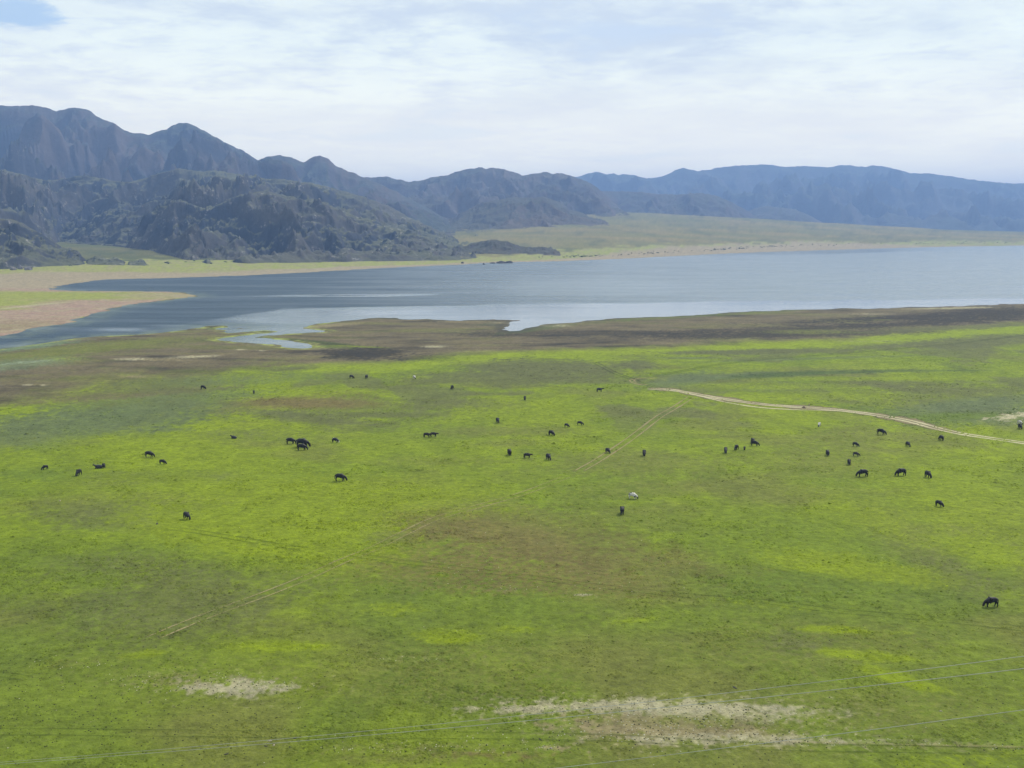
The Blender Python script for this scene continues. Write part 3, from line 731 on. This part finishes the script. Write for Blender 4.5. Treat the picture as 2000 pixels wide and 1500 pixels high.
def strip(name, label, pts, width, mat, offs=(0,), n=10):
    path = smooth_path(pts, n); V = []; Fc = []; E = []
    _lift[0] += .004
    for off in offs:
        b0 = len(V)
        for i, p in enumerate(path):
            a = path[max(i - 1, 0)]; c = path[min(i + 1, len(path) - 1)]
            d = (c - a).normalized(); nrm = Vector((-d.y, d.x, 0))
            w = width * (1 + .3 * math.sin(i * .21 + off * 3) + .15 * math.sin(i * .53 + off))
            endf = min(1.0, min(i, len(path) - 1 - i) / 6.0)
            for s, e in ((-.5, 0), (-.17, 1), (.17, 1), (.5, 0)):
                q = p + nrm * (off + s * w); V.append((q.x, q.y)); E.append(e * endf)
        for i in range(len(path) - 1):
            for j in range(3):
                k = b0 + i * 4 + j; Fc.append((k, k + 1, k + 5, k + 4))
    V = np.array(V); z = ground_z(V[:, 0], V[:, 1]) + _lift[0]
    me = mesh_np(name, np.column_stack([V, z]), Fc, mat, True, None, {'edge': np.array(E, float)})
    return link(bpy.data.objects.new(name, me), 'structure', label)


MT_SAND = strip_mat('bare_track_earth', C_SAND * 1.15, .34, .48)
MT_SHOULD = strip_mat('track_shoulder', C_TAN * .85, .44, .60, .3)
MT_PALE = strip_mat('worn_rut', C_TAN * 1.4, .44, .58, .18, .8)
MT_FAINT = strip_mat('faint_rut', C_TAN * 1.7, .48, .64, .12, .6)
MT_DARK = strip_mat('dark_rut', col(92, 112, 36), .44, .62, .25, .32)
main = [(1262, 764), (1300, 764), (1325, 767), (1360, 773), (1420, 783), (1480, 791), (1540, 796), (1600, 800), (1660, 806), (1720, 814), (1780, 825), (1830, 838), (1880, 849), (1940, 859), (2000, 868), (2120, 886), (2400, 920)]
strip('dirt_track', 'worn brown shoulders of the track curving across the pasture', main[:13], 8.5, MT_SHOULD)
strip('dirt_track', 'pale bare dirt track curving across the green pasture', main, 1.25, MT_SAND, (-1.0, 1.0), 14)
strip('dirt_track', 'second pale lane of the dirt track near the fork', [(1295, 762), (1330, 765), (1375, 773), (1430, 786), (1490, 795), (1560, 799), (1630, 801), (1690, 807), (1740, 815)], 1.3, MT_SAND, (-3.0,), 12)
strip('wheel_track', 'loop of bare earth at the fork of the tracks', [(1285, 741), (1262, 741), (1243, 743), (1235, 746), (1240, 750), (1250, 753), (1266, 755)], 1.0, MT_PALE, (-.8, .5), 10)
strip('wheel_track', 'dark green wheel track running from the fork towards the lake', [(1235, 744), (1270, 738), (1330, 727), (1400, 715), (1480, 705), (1560, 699), (1640, 692), (1740, 684), (1840, 675), (1940, 664), (2000, 657), (2200, 640)], 1.3, MT_DARK, (-.9, .9), 12)
strip('wheel_track', 'faint track leading up to the left of the fork', [(1160, 708), (1180, 720), (1205, 733), (1235, 743), (1255, 752), (1300, 763)], 1.2, MT_DARK, (-.9, .9))
strip('wheel_track', 'worn track leaving the fork towards the lower left', [(1352, 776), (1338, 786), (1316, 800), (1285, 818), (1255, 840), (1225, 863), (1190, 887), (1160, 907), (1125, 927)], .55, MT_PALE, (-.9, .9), 14)
strip('wheel_track', 'faint straight wheel track across the brown patch', [(1130, 925), (1040, 962), (940, 992), (850, 1018), (790, 1046), (730, 1076), (670, 1100), (600, 1132), (520, 1165), (440, 1195), (370, 1222), (290, 1256)], .32, MT_FAINT, (-.85, .85), 14)
strip('wheel_track', 'dark ruts crossing the brown patch towards the right', [(660, 1083), (760, 1098), (880, 1112), (1000, 1126), (1120, 1142), (1240, 1156), (1380, 1170), (1500, 1180), (1640, 1198), (1800, 1212), (2000, 1234), (2200, 1254)], .35, MT_DARK, (-.8, .8), 14)
strip('wheel_track', 'dark ruts along the bottom edge of the pasture', [(-300, 1436), (0, 1436), (200, 1438), (400, 1440), (600, 1444), (900, 1446), (1200, 1450), (1500, 1466), (1800, 1470), (2100, 1476)], .30, MT_DARK, (-.7, .7), 14)
strip('wheel_track', 'pale lane in the grass at the lower right', [(1480, 1455), (1600, 1458), (1750, 1461), (1900, 1463), (2100, 1466)], .5, strip_mat('pale_lane', C_TAN * 1.4, .48, .66, .15, .25), (0,), 12)
strip('wheel_track', 'short dark track left of the grazing cattle', [(300, 1034), (380, 1043), (460, 1056), (540, 1070), (620, 1082)], .5, MT_DARK, (-.8, .8), 12)
strip('wheel_track', 'dark trail crossing at the lower left corner', [(-60, 1318), (20, 1326), (60, 1333)], .4, MT_DARK, (-.6, .6), 12)


# ------------------------------------------------------------------ grass tufts
def build_tufts():
    rng = np.random.RandomState(5)
    n = 190000
    u = rng.uniform(-160, 2160, n); v = 1560 - (1560 - 690) * rng.beta(1.25, 1.1, n)
    P = np.array([at(1000, vv)[1] for vv in np.linspace(690, 1560, 900)])
    Y = np.interp(v, np.linspace(690, 1560, 900), P); X = (u - 1000) / F * (Y * ct + H0 * st)
    cl = fbm(X / 7.0, Y / 7.0, 4, 101) + .7 * fbm(X / 45.0, Y / 45.0, 3, 103)
    sdv = np.full(n, 300.0); far = Y > 340; sdv[far] = sdist(X[far], Y[far])
    C = ground_colour(X, Y, sdv)
    limey = (C[:, 1] - C[:, 0]) / (C[:, 1] + .01)
    ok = (rng.rand(n) < np.clip(.08 + .8 * sst(.0, .6, cl) + 1.1 * sst(.22, .4, limey + .0) * sst(-.5, .3, cl), 0, 1)) & (sdv > 25) & (v > np.interp(u, VG_U, VG_V) + 6)
    X, Y, C, cl, v, sdv = X[ok], Y[ok], C[ok], cl[ok], v[ok], sdv[ok]
    n = len(X)
    Z = height(X, Y, sdv)
    worm = sst(.07, .0, np.abs(fbm(X / 5.5, Y / 4.0, 3, 107))) * sst(.16, .30, (C[:, 1] - C[:, 0] * .9) / (C[:, 1] + .01)) * sst(-.3, .3, fbm(X / 30.0, Y / 30.0, 3, 109) + .1) * np.interp(v, [1050, 1250], [1, .45])
    s = (.05 + .13 * rng.rand(n) ** 2 + .06 * np.clip(cl, 0, 1)) * np.interp(v, [690, 900, 1500], [1.5, 1.1, .75])
    s = s * (1 + .8 * worm)
    k = 4
    a0 = rng.rand(n) * 6.28
    base = np.arange(n) * (k + 1)
    Vx = np.zeros((n, k + 1, 3)); Cx = np.zeros((n, k + 1, 3))
    for j in range(k):
        a = a0 + j * 2 * np.pi / k; r = s * (.9 + .9 * rng.rand(n))
        Vx[:, j, 0] = X + np.cos(a) * r * 1.3; Vx[:, j, 1] = Y + np.sin(a) * r; Vx[:, j, 2] = Z - .02
        Cx[:, j] = C
    Vx[:, k, 0] = X + rng.randn(n) * s * .3; Vx[:, k, 1] = Y + rng.randn(n) * s * .3; Vx[:, k, 2] = Z + s * (.8 + .5 * rng.rand(n))
    Cx[:, k] = C * (1.0 + .2 * rng.rand(n))[:, None]
    Cx *= (1 + .10 * rng.randn(n) - .24 * worm * (rng.rand(n) < .6)).clip(.3, 2)[:, None, None]
    tri = np.concatenate([np.stack([base + j, base + (j + 1) % k, base + k], 1) for j in range(k)])
    me = mesh_np('grass_tufts', Vx.reshape(-1, 3), tri, M_GROUND, True, np.clip(Cx.reshape(-1, 3), .004, .8))
    link(bpy.data.objects.new('grass_tufts', me), 'stuff', 'short tussocks of green grass growing all over the pasture')


build_tufts()


# ------------------------------------------------------------------ stones and dung
def build_pebbles():
    rng = np.random.RandomState(9)
    pts = []
    for (pu, pv, ru, rv, sl, cc, s) in BARE:
        m = int(8 + ru * rv * .05)
        for _ in range(m):
            a = rng.rand() * 6.28; r = math.sqrt(rng.rand()) * 1.3
            pts.append((pu + math.cos(a) * r * ru, pv + math.sin(a) * r * rv, rng.rand() < .55))
    for _ in range(1100):
        pts.append((rng.uniform(-50, 2050), 880 + 640 * rng.rand() ** .7, rng.rand() < .08))
    for _ in range(500):
        pts.append((abs(rng.randn()) * 330, 1380 + rng.randn() * 70, False))
    for _ in range(160):
        pts.append((850 + rng.rand() * 500, 1010 + rng.rand() * 150, rng.rand() < .5))
    for _ in range(90):
        pts.append((650 + rng.rand() * 700, 1430 + rng.rand() * 50, rng.rand() < .6))
    VV = {True: [], False: []}; FF = {True: [], False: []}
    octf = [(0, 1, 4), (1, 2, 4), (2, 3, 4), (3, 0, 4), (1, 0, 5), (2, 1, 5), (3, 2, 5), (0, 3, 5)]
    for (x, y, pale) in pts:
        if y < 700: continue
        X, Y = at(x, y); s = rng.uniform(.035, .085) if pale else rng.uniform(.04, .11)
        b = len(VV[pale]); a = rng.rand() * 1.5
        for j in range(4):
            VV[pale].append((X + math.cos(a + j * 1.57) * s * rng.uniform(.8, 1.3), Y + math.sin(a + j * 1.57) * s * rng.uniform(.8, 1.3), 0))
        VV[pale].append((X, Y, s * .8)); VV[pale].append((X, Y, -s * .5))
        FF[pale] += [tuple(b + q for q in f) for f in octf]
    for pale, nm, lb, c in ((True, 'pebbles', 'scattered small pale stones on bare patches of the pasture', col(205, 200, 180, .7)), (False, 'dung', 'dark clods of dung scattered over the grass', col(62, 66, 36))):
        V = np.array(VV[pale]); V[:, 2] += ground_z(V[:, 0], V[:, 1])
        me = mesh_np(nm, V, FF[pale], simple(nm, c), False)
        link(bpy.data.objects.new(nm, me), 'stuff', lb)


build_pebbles()

M_ROCKP = simple('pale_rock', col(190, 178, 160, .6), .9, .15, .4, 6)
M_ROCKD = simple('dark_rock', (.045, .04, .04), .9, .15, .4, 3)


def rock(x, y, wpx, hpx, mat, label, seed, group=None, name='rock', aspect=1.0):
    X, Y = at(x, y); m = (y - 440) / 50.0
    w = wpx / m; h = hpx / m
    import bmesh
    bm = bmesh.new(); bmesh.ops.create_icosphere(bm, subdivisions=3, radius=1.0)
    from mathutils import noise as mn
    for vtx in bm.verts:
        q = vtx.co.copy(); k = 1 + .35 * mn.noise(q * 1.3 + Vector((seed, 0, 0))) + .15 * mn.noise(q * 4 + Vector((0, seed, 0)))
        vtx.co = q * k; vtx.co.z = max(vtx.co.z, -.25)
        vtx.co.x *= w / 2; vtx.co.y *= w / 2 * .7 * aspect; vtx.co.z *= h
    me = bpy.data.meshes.new(name); bm.to_mesh(me); bm.free(); me.materials.append(mat)
    o = bpy.data.objects.new(name, me); o.location = (X, Y, float(ground_z(X, Y)[0])); o.rotation_euler.z = seed * 1.3
    return link(o, None, label, 'rock', group)


rock(1053, 1469, 3.5, 2.2, M_ROCKP, 'small pale stone at the left end of the pinkish bare spot near the lowest wire', 1)
rock(1061, 1467, 4, 2, M_ROCKP, 'pale stone in the middle of the pinkish bare spot near the lowest wire', 2)
rock(1076, 1471, 6, 2.6, M_ROCKP, 'largest pale block on the pinkish bare spot near the lowest wire', 3)
rock(1055, 1453, 11, 1.4, M_ROCKD, 'long dark lump in the grass just above the pinkish bare spot', 4, None, 'rock', .4)
rock(527, 1455, 9, 1.5, M_ROCKP, 'flat white stone touching the wires at the lower left', 5, None, 'rock', .5)
rock(535, 1463, 8, 1.4, M_ROCKP, 'grey pink flat stone just below the white stone at the lower left', 6, None, 'rock', .6)
rock(519, 1465, 9, 1.2, M_ROCKD, 'dark lump standing for a pit left of the pink flat stone', 7, None, 'rock', .6)  # dark lump added in place of an eroded pit
rock(578, 1449, 12, 1.4, M_ROCKD, 'dark lump standing for a pit right under the double wire', 8, None, 'rock', .5)  # raised dark shape stands in for an eroded hole
rock(580, 1457, 9, 1.0, M_ROCKD, 'thin dark lump standing for a pit below the wires, beside the wider one', 9, None, 'rock', .5)  # stands in for the dark of a small pit
rock(446, 1480, 15, 2.0, M_ROCKD, 'largest dark lump standing for a pit near the bottom left, alone in the grass', 10, None, 'rock', .5)  # dark lump in place of the largest eroded hole
rock(307, 1027, 11, 1.6, M_ROCKD, 'dark low lump in the grass left of the lone cow', 11, None, 'rock', .5)
rock(1837, 1394, 7, 1.4, M_ROCKP, 'white flat stone above the lowest wire at the right', 12, None, 'rock', .6)
rock(1580, 795, 4, 4.5, M_ROCKP, 'white stone standing on the far edge of the dirt track', 13)
rock(1570, 799, 8, 3.5, simple('grey_earth', col(160, 140, 120)), 'low grey heap of earth on the dirt track beside the white stone', 14)
rock(117, 981, 4, 2, M_ROCKP, 'single white stone alone in the left meadow', 15)
rock(1435, 1348, 14, 1.2, M_ROCKD, 'dark scar like clod between upper wires and the white bare patch', 16, None, 'rock', .5)
rock(903, 515, 6, 3.5, M_ROCKD, 'small dark rock alone on the far shore lawn', 17)
rock(945, 516.5, 6, 3.5, M_ROCKD, 'dark rock at the left end of the far shore rock bar', 22)
for i, (x, w, h, lb) in enumerate(((962, 14, 3, 'low dark rock next to the left end of the far shore rock bar'), (978, 20, 5, 'widest dark rock of the bar on the far shore'), (994, 15, 5, 'dark rock at the right end of the far shore rock bar'))):
    rock(x, 514.5 - i * .4, w, h, M_ROCKD, lb, 18 + i, 'rocks of the far shore bar', 'rock', 1.3)
for i, (x, y, w, h, lb) in enumerate(((26, 534, 14, 6, 'leftmost boulder at the foot of the left hill'), (40, 533, 12, 8, 'grey boulder second from the left at the hill foot'), (56, 534, 18, 7, 'broad pale boulder at the foot of the left hill'), (34, 529, 10, 5, 'small boulder behind the others at the hill foot'))):
    rock(x, y, w, h, simple('grey_boulder', (.16, .15, .15)), lb, 30 + i, 'boulders at the foot of the left hill')

def build_shrubs():
    rng = np.random.RandomState(21); V = []; Fc = []
    spots = []
    for _ in range(260):
        u = rng.uniform(1050, 1990) if rng.rand() < .5 else rng.choice([1130, 1160, 1270, 1410, 1440, 1500, 1885]) + rng.randn() * 12
        y = np.interp(u, [1050, 1200, 1500, 1750, 2000], [506, 501.5, 488, 481, 477.5]) - abs(rng.randn()) * .9
        spots.append((u, y, rng.uniform(.7, 1.7)))
    for _ in range(40):
        u = rng.uniform(-50, 860); y = np.interp(u, [0, 300, 600, 860], [525, 520, 509, 505]) + abs(rng.randn()) * 3
        spots.append((u, y, rng.uniform(1.0, 2.4)))
    for (u, y, r) in spots:
        X, Y = at(u, y, 0)
        z = float(height(np.array([X]), np.array([Y]), np.array([300.0]))[0])
        for q in range(9):
            a = rng.rand() * 6.28; rr = r * rng.rand() ** .5; b = len(V); c = Vector((X + math.cos(a) * rr, Y + math.sin(a) * rr, z + r * .55 * rng.rand()))
            for j in range(4):
                V.append(tuple(c + Vector((rng.randn(), rng.randn(), rng.randn() * .7)) * r * .42))
            Fc += [(b, b + 1, b + 2), (b, b + 2, b + 3), (b, b + 3, b + 1), (b + 1, b + 2, b + 3)]
    me = mesh_np('shrubbery', V, Fc, simple('shrub_leaves', (.03, .045, .022)), False)
    link(bpy.data.objects.new('shrubbery', me), 'stuff', 'small dark bushes dotted along the far beach and hill foot')


build_shrubs()

# ------------------------------------------------------------------ cattle
def skin_mesh(name, verts, edges, root=0):
    me = bpy.data.meshes.new(name); me.from_pydata([v[:3] for v in verts], edges, [])
    o = bpy.data.objects.new(name, me); COL.objects.link(o)
    md = o.modifiers.new('s', 'SKIN'); md.use_smooth_shade = True
    for i, v in enumerate(verts):
        r = v[3] * (1.14 if v[3] > .15 else 1.45); me.skin_vertices[0].data[i].radius = (r, r * (v[4] if len(v) > 4 else 1.0))
    me.skin_vertices[0].data[root].use_root = True
    sb = o.modifiers.new('b', 'SUBSURF'); sb.levels = 2; sb.render_levels = 2
    dg = bpy.context.evaluated_depsgraph_get(); dg.update()
    r = bpy.data.meshes.new_from_object(o.evaluated_get(dg)); r.name = name
    bpy.data.objects.remove(o)
    return r


def cow_mesh(pose):
    V = [(-.15, 0, 1.00, .36), (-.55, 0, 1.05, .32), (-.86, 0, 1.03, .23), (.25, 0, 1.00, .36), (.60, 0, 1.02, .30)]
    E = [(0, 1), (1, 2), (0, 3), (3, 4)]

    def add(p, par):
        V.append(p); E.append((par, len(V) - 1)); return len(V) - 1
    if pose == 'graze':
        a = add((.90, 0, .86, .19), 4); a = add((1.10, .02, .58, .14), a); a = add((1.20, .03, .36, .125), a); a = add((1.27, .04, .12, .075), a); hd = (1.16, .03, .46)
    elif pose == 'stand':
        a = add((.92, 0, 1.12, .18), 4); a = add((1.18, 0, 1.24, .14), a); a = add((1.38, 0, 1.20, .115), a); a = add((1.62, 0, 1.06, .075), a); hd = (1.30, 0, 1.30)
    elif pose == 'level':
        a = add((.92, 0, 1.02, .18), 4); a = add((1.20, 0, 1.04, .14), a); a = add((1.38, 0, .99, .115), a); a = add((1.62, 0, .86, .075), a); hd = (1.30, 0, 1.10)
    if pose == 'lie':
        V = [(-.15, 0, .42, .37), (-.55, 0, .42, .34), (-.88, 0, .36, .22), (.25, 0, .44, .35), (.60, 0, .46, .28)]
        a = add((.86, 0, .66, .17), 4); a = add((1.04, 0, .88, .13), a); a = add((1.16, .02, .86, .115), a); a = add((1.40, .05, .74, .07), a); hd = (1.08, 0, .96)
        for s in (-1, 1):
            b = add((.55, .24 * s, .22, .12), 4); b = add((.85, .30 * s, .08, .065), b); b = add((.60, .36 * s, .05, .05), b)
            b = add((-.55, .26 * s, .22, .17), 1); b = add((-.25, .42 * s, .10, .075), b); b = add((-.55, .48 * s, .05, .05), b)
        b = add((-1.05, 0, .30, .04), 2); b = add((-1.12, .1, .08, .03), b)
    else:
        st_f = .10 if pose == 'level' else .06
        for s in (-1, 1):
            b = add((.56, .17 * s, .74, .13), 4); b = add((.58 + st_f * s, .19 * s, .40, .062), b); b = add((.54 + st_f * 1.6 * s, .19 * s, .03, .055), b)
            b = add((-.74, .18 * s, .78, .17), 1); b = add((-.86 - st_f * s, .19 * s, .44, .075), b); b = add((-.78 - st_f * 1.6 * s, .19 * s, .03, .055), b)
        b = add((-1.06, 0, 1.08, .045), 2); b = add((-1.10, .02, .72, .030), b); b = add((-1.08, .03, .42, .045), b)
    body = skin_mesh('cow_body', V, E)
    # ears and horns, welded into the same mesh
    import bmesh
    bm = bmesh.new(); bm.from_mesh(body)
    for s in (-1, 1):
        for (off, ln, rad) in (((0, .10 * s, -.03), (0, .20 * s, .0), .05), ((.02, .07 * s, .04), (.05, .10 * s, .16), .025)):
            p = Vector(hd) + Vector(off); q = Vector(ln)
            r = bmesh.ops.create_cone(bm, cap_ends=True, segments=7, radius1=rad, radius2=rad * .25, depth=q.length)
            rot = Vector((0, 0, 1)).rotation_difference(q.normalized())
            for vv in r['verts']: vv.co = rot @ vv.co + p + q * .5
    me = bpy.data.meshes.new('cow_' + pose); bm.to_mesh(me); bm.free()
    for pl in me.polygons: pl.use_smooth = True
    zmin = min(v.co.z for v in me.vertices)
    for v in me.vertices: v.co.z = (v.co.z - zmin) * 1.06
    return me


def hide(name, a, b_, lo, hi, sc=1.3):
    m, t, b = new_mat(name)
    tc_ = t.nodes.new('ShaderNodeTexCoord')
    n = noise(t, tc_.outputs['Object'], sc, 3, .5, .4); nf = noise(t, tc_.outputs['Object'], 12, 3, .6)
    c = mixc(t, maprange(t, n, lo, hi), a, b_)
    c = mixc(t, 1.0, c, maprange(t, nf, .3, .7, .75, 1.25, False), 'MULTIPLY')
    t.links.new(c, b.inputs['Base Color']); b.inputs['Roughness'].default_value = .65; b.inputs['Specular IOR Level'].default_value = .25
    return m


HIDES = {'k': hide('black_hide', (.010, .009, .010), (.022, .018, .016), .4, .6),
         'd': hide('dark_brown_hide', (.026, .018, .014), (.016, .012, .010), .4, .6),
         'g': hide('grey_black_hide', (.045, .042, .042), (.015, .014, .014), .45, .6),
         'w': hide('white_and_black_hide', (.55, .52, .47), (.02, .018, .018), .54, .58),
         'p': hide('black_hide_with_white_flank', (.015, .014, .014), (.45, .42, .38), .57, .61)}
POSE = {p: cow_mesh(p) for p in ('graze', 'stand', 'level', 'lie')}
_cm = {}


def cow_data(pose, h):
    if (pose, h) not in _cm:
        me = POSE[pose].copy(); me.name = 'cow_' + pose; me.materials.clear(); me.materials.append(HIDES[h]); _cm[(pose, h)] = me
    return _cm[(pose, h)]


# x, y of the feet, heading in degrees (0 = to the right, 90 = away, 180 = left, 270 = towards), scale, pose, hide, label
COWS = [
    (397, 762, -25, .82, 'graze', 'k', 'black cow grazing rightwards by the mud patches, farthest cow at the left of the herd'),
    (496, 771, 280, .62, 'graze', 'k', 'small black calf seen end on, just right of the farthest left cow'),
    (687, 741, -30, .78, 'graze', 'd', 'dark cow in the far pair below the black mud patch, head down to the right'),
    (716, 741, 80, .80, 'graze', 'k', 'black cow seen from behind, right one of the far pair below the black mud'),
    (809, 742, 300, .72, 'graze', 'w', 'far white calf with black rump, alone near the mud margin'),
    (883, 762, 250, .78, 'graze', 'k', 'black cow end on with a shadow, lower right of the far white calf'),
    (457, 859, 160, .70, 'lie', 'g', 'grey cow lying alone in the middle of the left meadow'),
    (568, 870, 0, .92, 'graze', 'k', 'black cow side on grazing, left behind the two overlapping cows'),
    (591, 877, -4, 1.32, 'graze', 'k', 'biggest black cow, back one of the two overlapping cows'),
    (590, 883, 0, .96, 'graze', 'k', 'black cow in front of the biggest one, overlapping its legs'),
    (655, 868, -25, .76, 'graze', 'p', 'dark cow with a pale fleck on its side, right of the overlapping pair'),
    (665, 944, -5, .98, 'graze', 'k', 'black cow grazing to the right alone in the lime meadow, below the overlapping pair'),
    (292, 895, -5, .88, 'graze', 'k', 'black cow grazing to the right, upper one of the two left of centre'),
    (318, 909, -15, .68, 'graze', 'k', 'small black cow grazing just lower right of a larger black one'),
    (88, 920, 235, .62, 'graze', 'k', 'leftmost cow of all, small and black with legs apart'),
    (154, 931, 262, .82, 'graze', 'k', 'black cow end on with long shadow, lowest of the far left four'),
    (193, 917, 190, .80, 'lie', 'g', 'grey black cow lying down beside a standing calf'),
    (203, 916, -55, .62, 'graze', 'k', 'dark calf standing right beside the lying grey black cow'),
    (365, 1018, -45, .82, 'graze', 'k', 'black cow alone at the lower left, nearest cow of the left half'),
    (1025, 784, 275, .74, 'graze', 'k', 'black cow end on, alone between the dull hollow and the standing cow'),
    (1171, 768, 0, .80, 'stand', 'k', 'black cow standing with head raised near the track fork'),
    (972, 828, 285, .84, 'graze', 'k', 'black cow head on grazing above the centre of the meadow'),
    (1107, 836, -40, .62, 'graze', 'k', 'small black calf grazing, left of another black cow under the raised head one'),
    (1133, 832, -15, .68, 'graze', 'k', 'black cow grazing to the right, beside a smaller calf on its left'),
    (1077, 853, -50, .84, 'graze', 'k', 'black cow on the edge of a brown patch, head down to the right'),
    (834, 857, 0, .74, 'level', 'd', 'dark cow, rear one of two walking nose to tail'),
    (847, 856, -2, .74, 'level', 'd', 'dark cow, front one of two walking nose to tail'),
    (995, 893, 100, .92, 'graze', 'k', 'black cow seen from behind, left of a slim dark calf with level head'),
    (1030, 898, 0, .72, 'level', 'd', 'slim dark calf standing with level head between two black cows'),
    (1071, 901, 290, .86, 'graze', 'k', 'black cow grazing towards the viewer, right of the slim calf'),
    (1187, 887, -65, .74, 'graze', 'k', 'black cow standing right on the faint wheel track'),
    (1258, 893, 265, .84, 'graze', 'k', 'black cow end on, lower right of the one on the wheel track'),
    (1236, 979, -28, .74, 'graze', 'w', 'white cow with black head and patches grazing above a lone black cow'),
    (1215, 1009, 84, .86, 'graze', 'k', 'black cow from behind with its shadow, just below the white cow'),
    (1600, 835, 240, .66, 'graze', 'w', 'pale white backed calf just below the dirt track'),
    (1721, 850, -40, .94, 'graze', 'k', 'large black cow grazing just below the dirt track'),
    (1773, 874, 278, .74, 'graze', 'k', 'black cow end on, between the large one and the cow nearest the track'),
    (1838, 862, 100, .78, 'graze', 'k', 'black cow from behind, nearest to the dirt track at the right'),
    (1992, 840, 265, .84, 'graze', 'k', 'black cow at the right edge below the bare bank'),
    (1991, 831, 300, .62, 'graze', 'w', 'white calf behind the black cow at the right edge'),
    (1470, 869, 95, .80, 'graze', 'k', 'black cow from behind, rear one of the close pair right of the calf'),
    (1474, 874, -25, .80, 'graze', 'k', 'black cow grazing rightwards, front one of the close pair right of the calf'),
    (1417, 888, 262, .84, 'graze', 'g', 'greyish black cow end on, leftmost of the small central right group'),
    (1438, 882, 235, .74, 'graze', 'k', 'black cow second in the small group left of the tiny calf'),
    (1454, 882, 255, .50, 'graze', 'k', 'tiny black calf in the middle of the small group'),
    (1671, 874, -45, .66, 'graze', 'k', 'thin black calf with legs apart above another grazing calf'),
    (1616, 893, 85, .80, 'graze', 'k', 'black cow from behind with shadow, left of the two calves'),
    (1672, 894, -25, .62, 'graze', 'd', 'dark calf grazing rightwards, lower of the two calves'),
    (1658, 911, 262, .74, 'graze', 'k', 'narrow black cow end on, above the big black cow facing left'),
    (1684, 935, 184, .98, 'graze', 'k', 'big black cow facing left, left of its similar neighbour'),
    (1759, 933, 192, .98, 'graze', 'k', 'big black cow facing left, between another big one and an end on cow'),
    (1812, 936, 282, .86, 'graze', 'k', 'black cow end on, right of the two big ones facing left'),
    (1834, 993, 300, .72, 'graze', 'k', 'black cow grazing towards the viewer, alone at the right'),
    (1935, 1190, 186, .84, 'graze', 'k', 'nearest black cow, alone at the lower right facing left'),
]
for (x, y, hd, s, pose, h, lab) in COWS:
    X, Y = at(x, y)
    o = bpy.data.objects.new('cow', cow_data(pose, h))
    o.location = (X, Y, float(ground_z(X, Y)[0]) - .01)
    o.rotation_euler.z = math.radians(hd); o.scale = (s * 1.06,) * 3
    link(o, None, lab, 'cow', 'cattle grazing on the pasture')

# ------------------------------------------------------------------ wires
M_WIRE = simple('aluminium_wire', (.34, .35, .33), .6, .4, .15, .2)


def wire(pts, label, r, dx=0.0):
    xs = np.array([p[0] for p in pts], float); ys = np.array([p[1] for p in pts], float)
    co = np.polyfit(xs, ys, 3 if len(pts) > 5 else 2)
    if len(pts) > 5: co = np.polyfit(xs, ys, 2)
    x = np.linspace(-700, 2500, 120); y = np.polyval(co, x)
    A = np.array([-37.3 + dx, 80.0 + dx]); Dv = np.array([58.3, -35.0])
    ry = ct + (750 - y) / F * st; k = (x - 1000) / F / ry
    t = (k * A[1] - A[0]) / (Dv[0] - k * Dv[1])
    Xp = A[0] + t * Dv[0]; Yp = A[1] + t * Dv[1]
    Zp = H0 + (-st + (750 - y) / F * ct) / ry * Yp
    P = np.stack([Xp, Yp, Zp], 1); T = np.gradient(P, axis=0); T /= np.linalg.norm(T, axis=1)[:, None]
    side = np.cross(T, [0, 0, 1.0]); side /= np.linalg.norm(side, axis=1)[:, None]; up = np.cross(side, T)
    m = 7; V = []; Fc = []
    for j in range(m):
        a = j * 2 * math.pi / m; V.append(P + (side * math.cos(a) + up * math.sin(a)) * r)
    V = np.stack(V, 1).reshape(-1, 3)
    for i in range(len(P) - 1):
        for j in range(m):
            Fc.append((i * m + j, i * m + (j + 1) % m, (i + 1) * m + (j + 1) % m, (i + 1) * m + j))
    me = mesh_np('power_line', V, Fc, M_WIRE)
    link(bpy.data.objects.new('power_line', me), None, label, 'power line', 'power lines strung above the pasture')


wire([(0, 1489), (200, 1473), (420, 1454), (650, 1436), (1000, 1398), (1170, 1382), (1350, 1362), (1460, 1348), (1680, 1322), (2000, 1282)], 'thin grey wire, uppermost of the three over the pasture', .0115)
wire([(0, 1493), (200, 1478), (420, 1461), (650, 1442), (930, 1418), (1130, 1396), (1350, 1377), (1548, 1356), (1780, 1332), (2000, 1305)], 'thin grey wire, second from the top crossing the white patch', .0135, .6)
wire([(1100, 1498), (1300, 1476), (1480, 1454), (1700, 1424), (2000, 1387)], 'thin grey wire, lowest of the three at the bottom right', .012, -1.0)
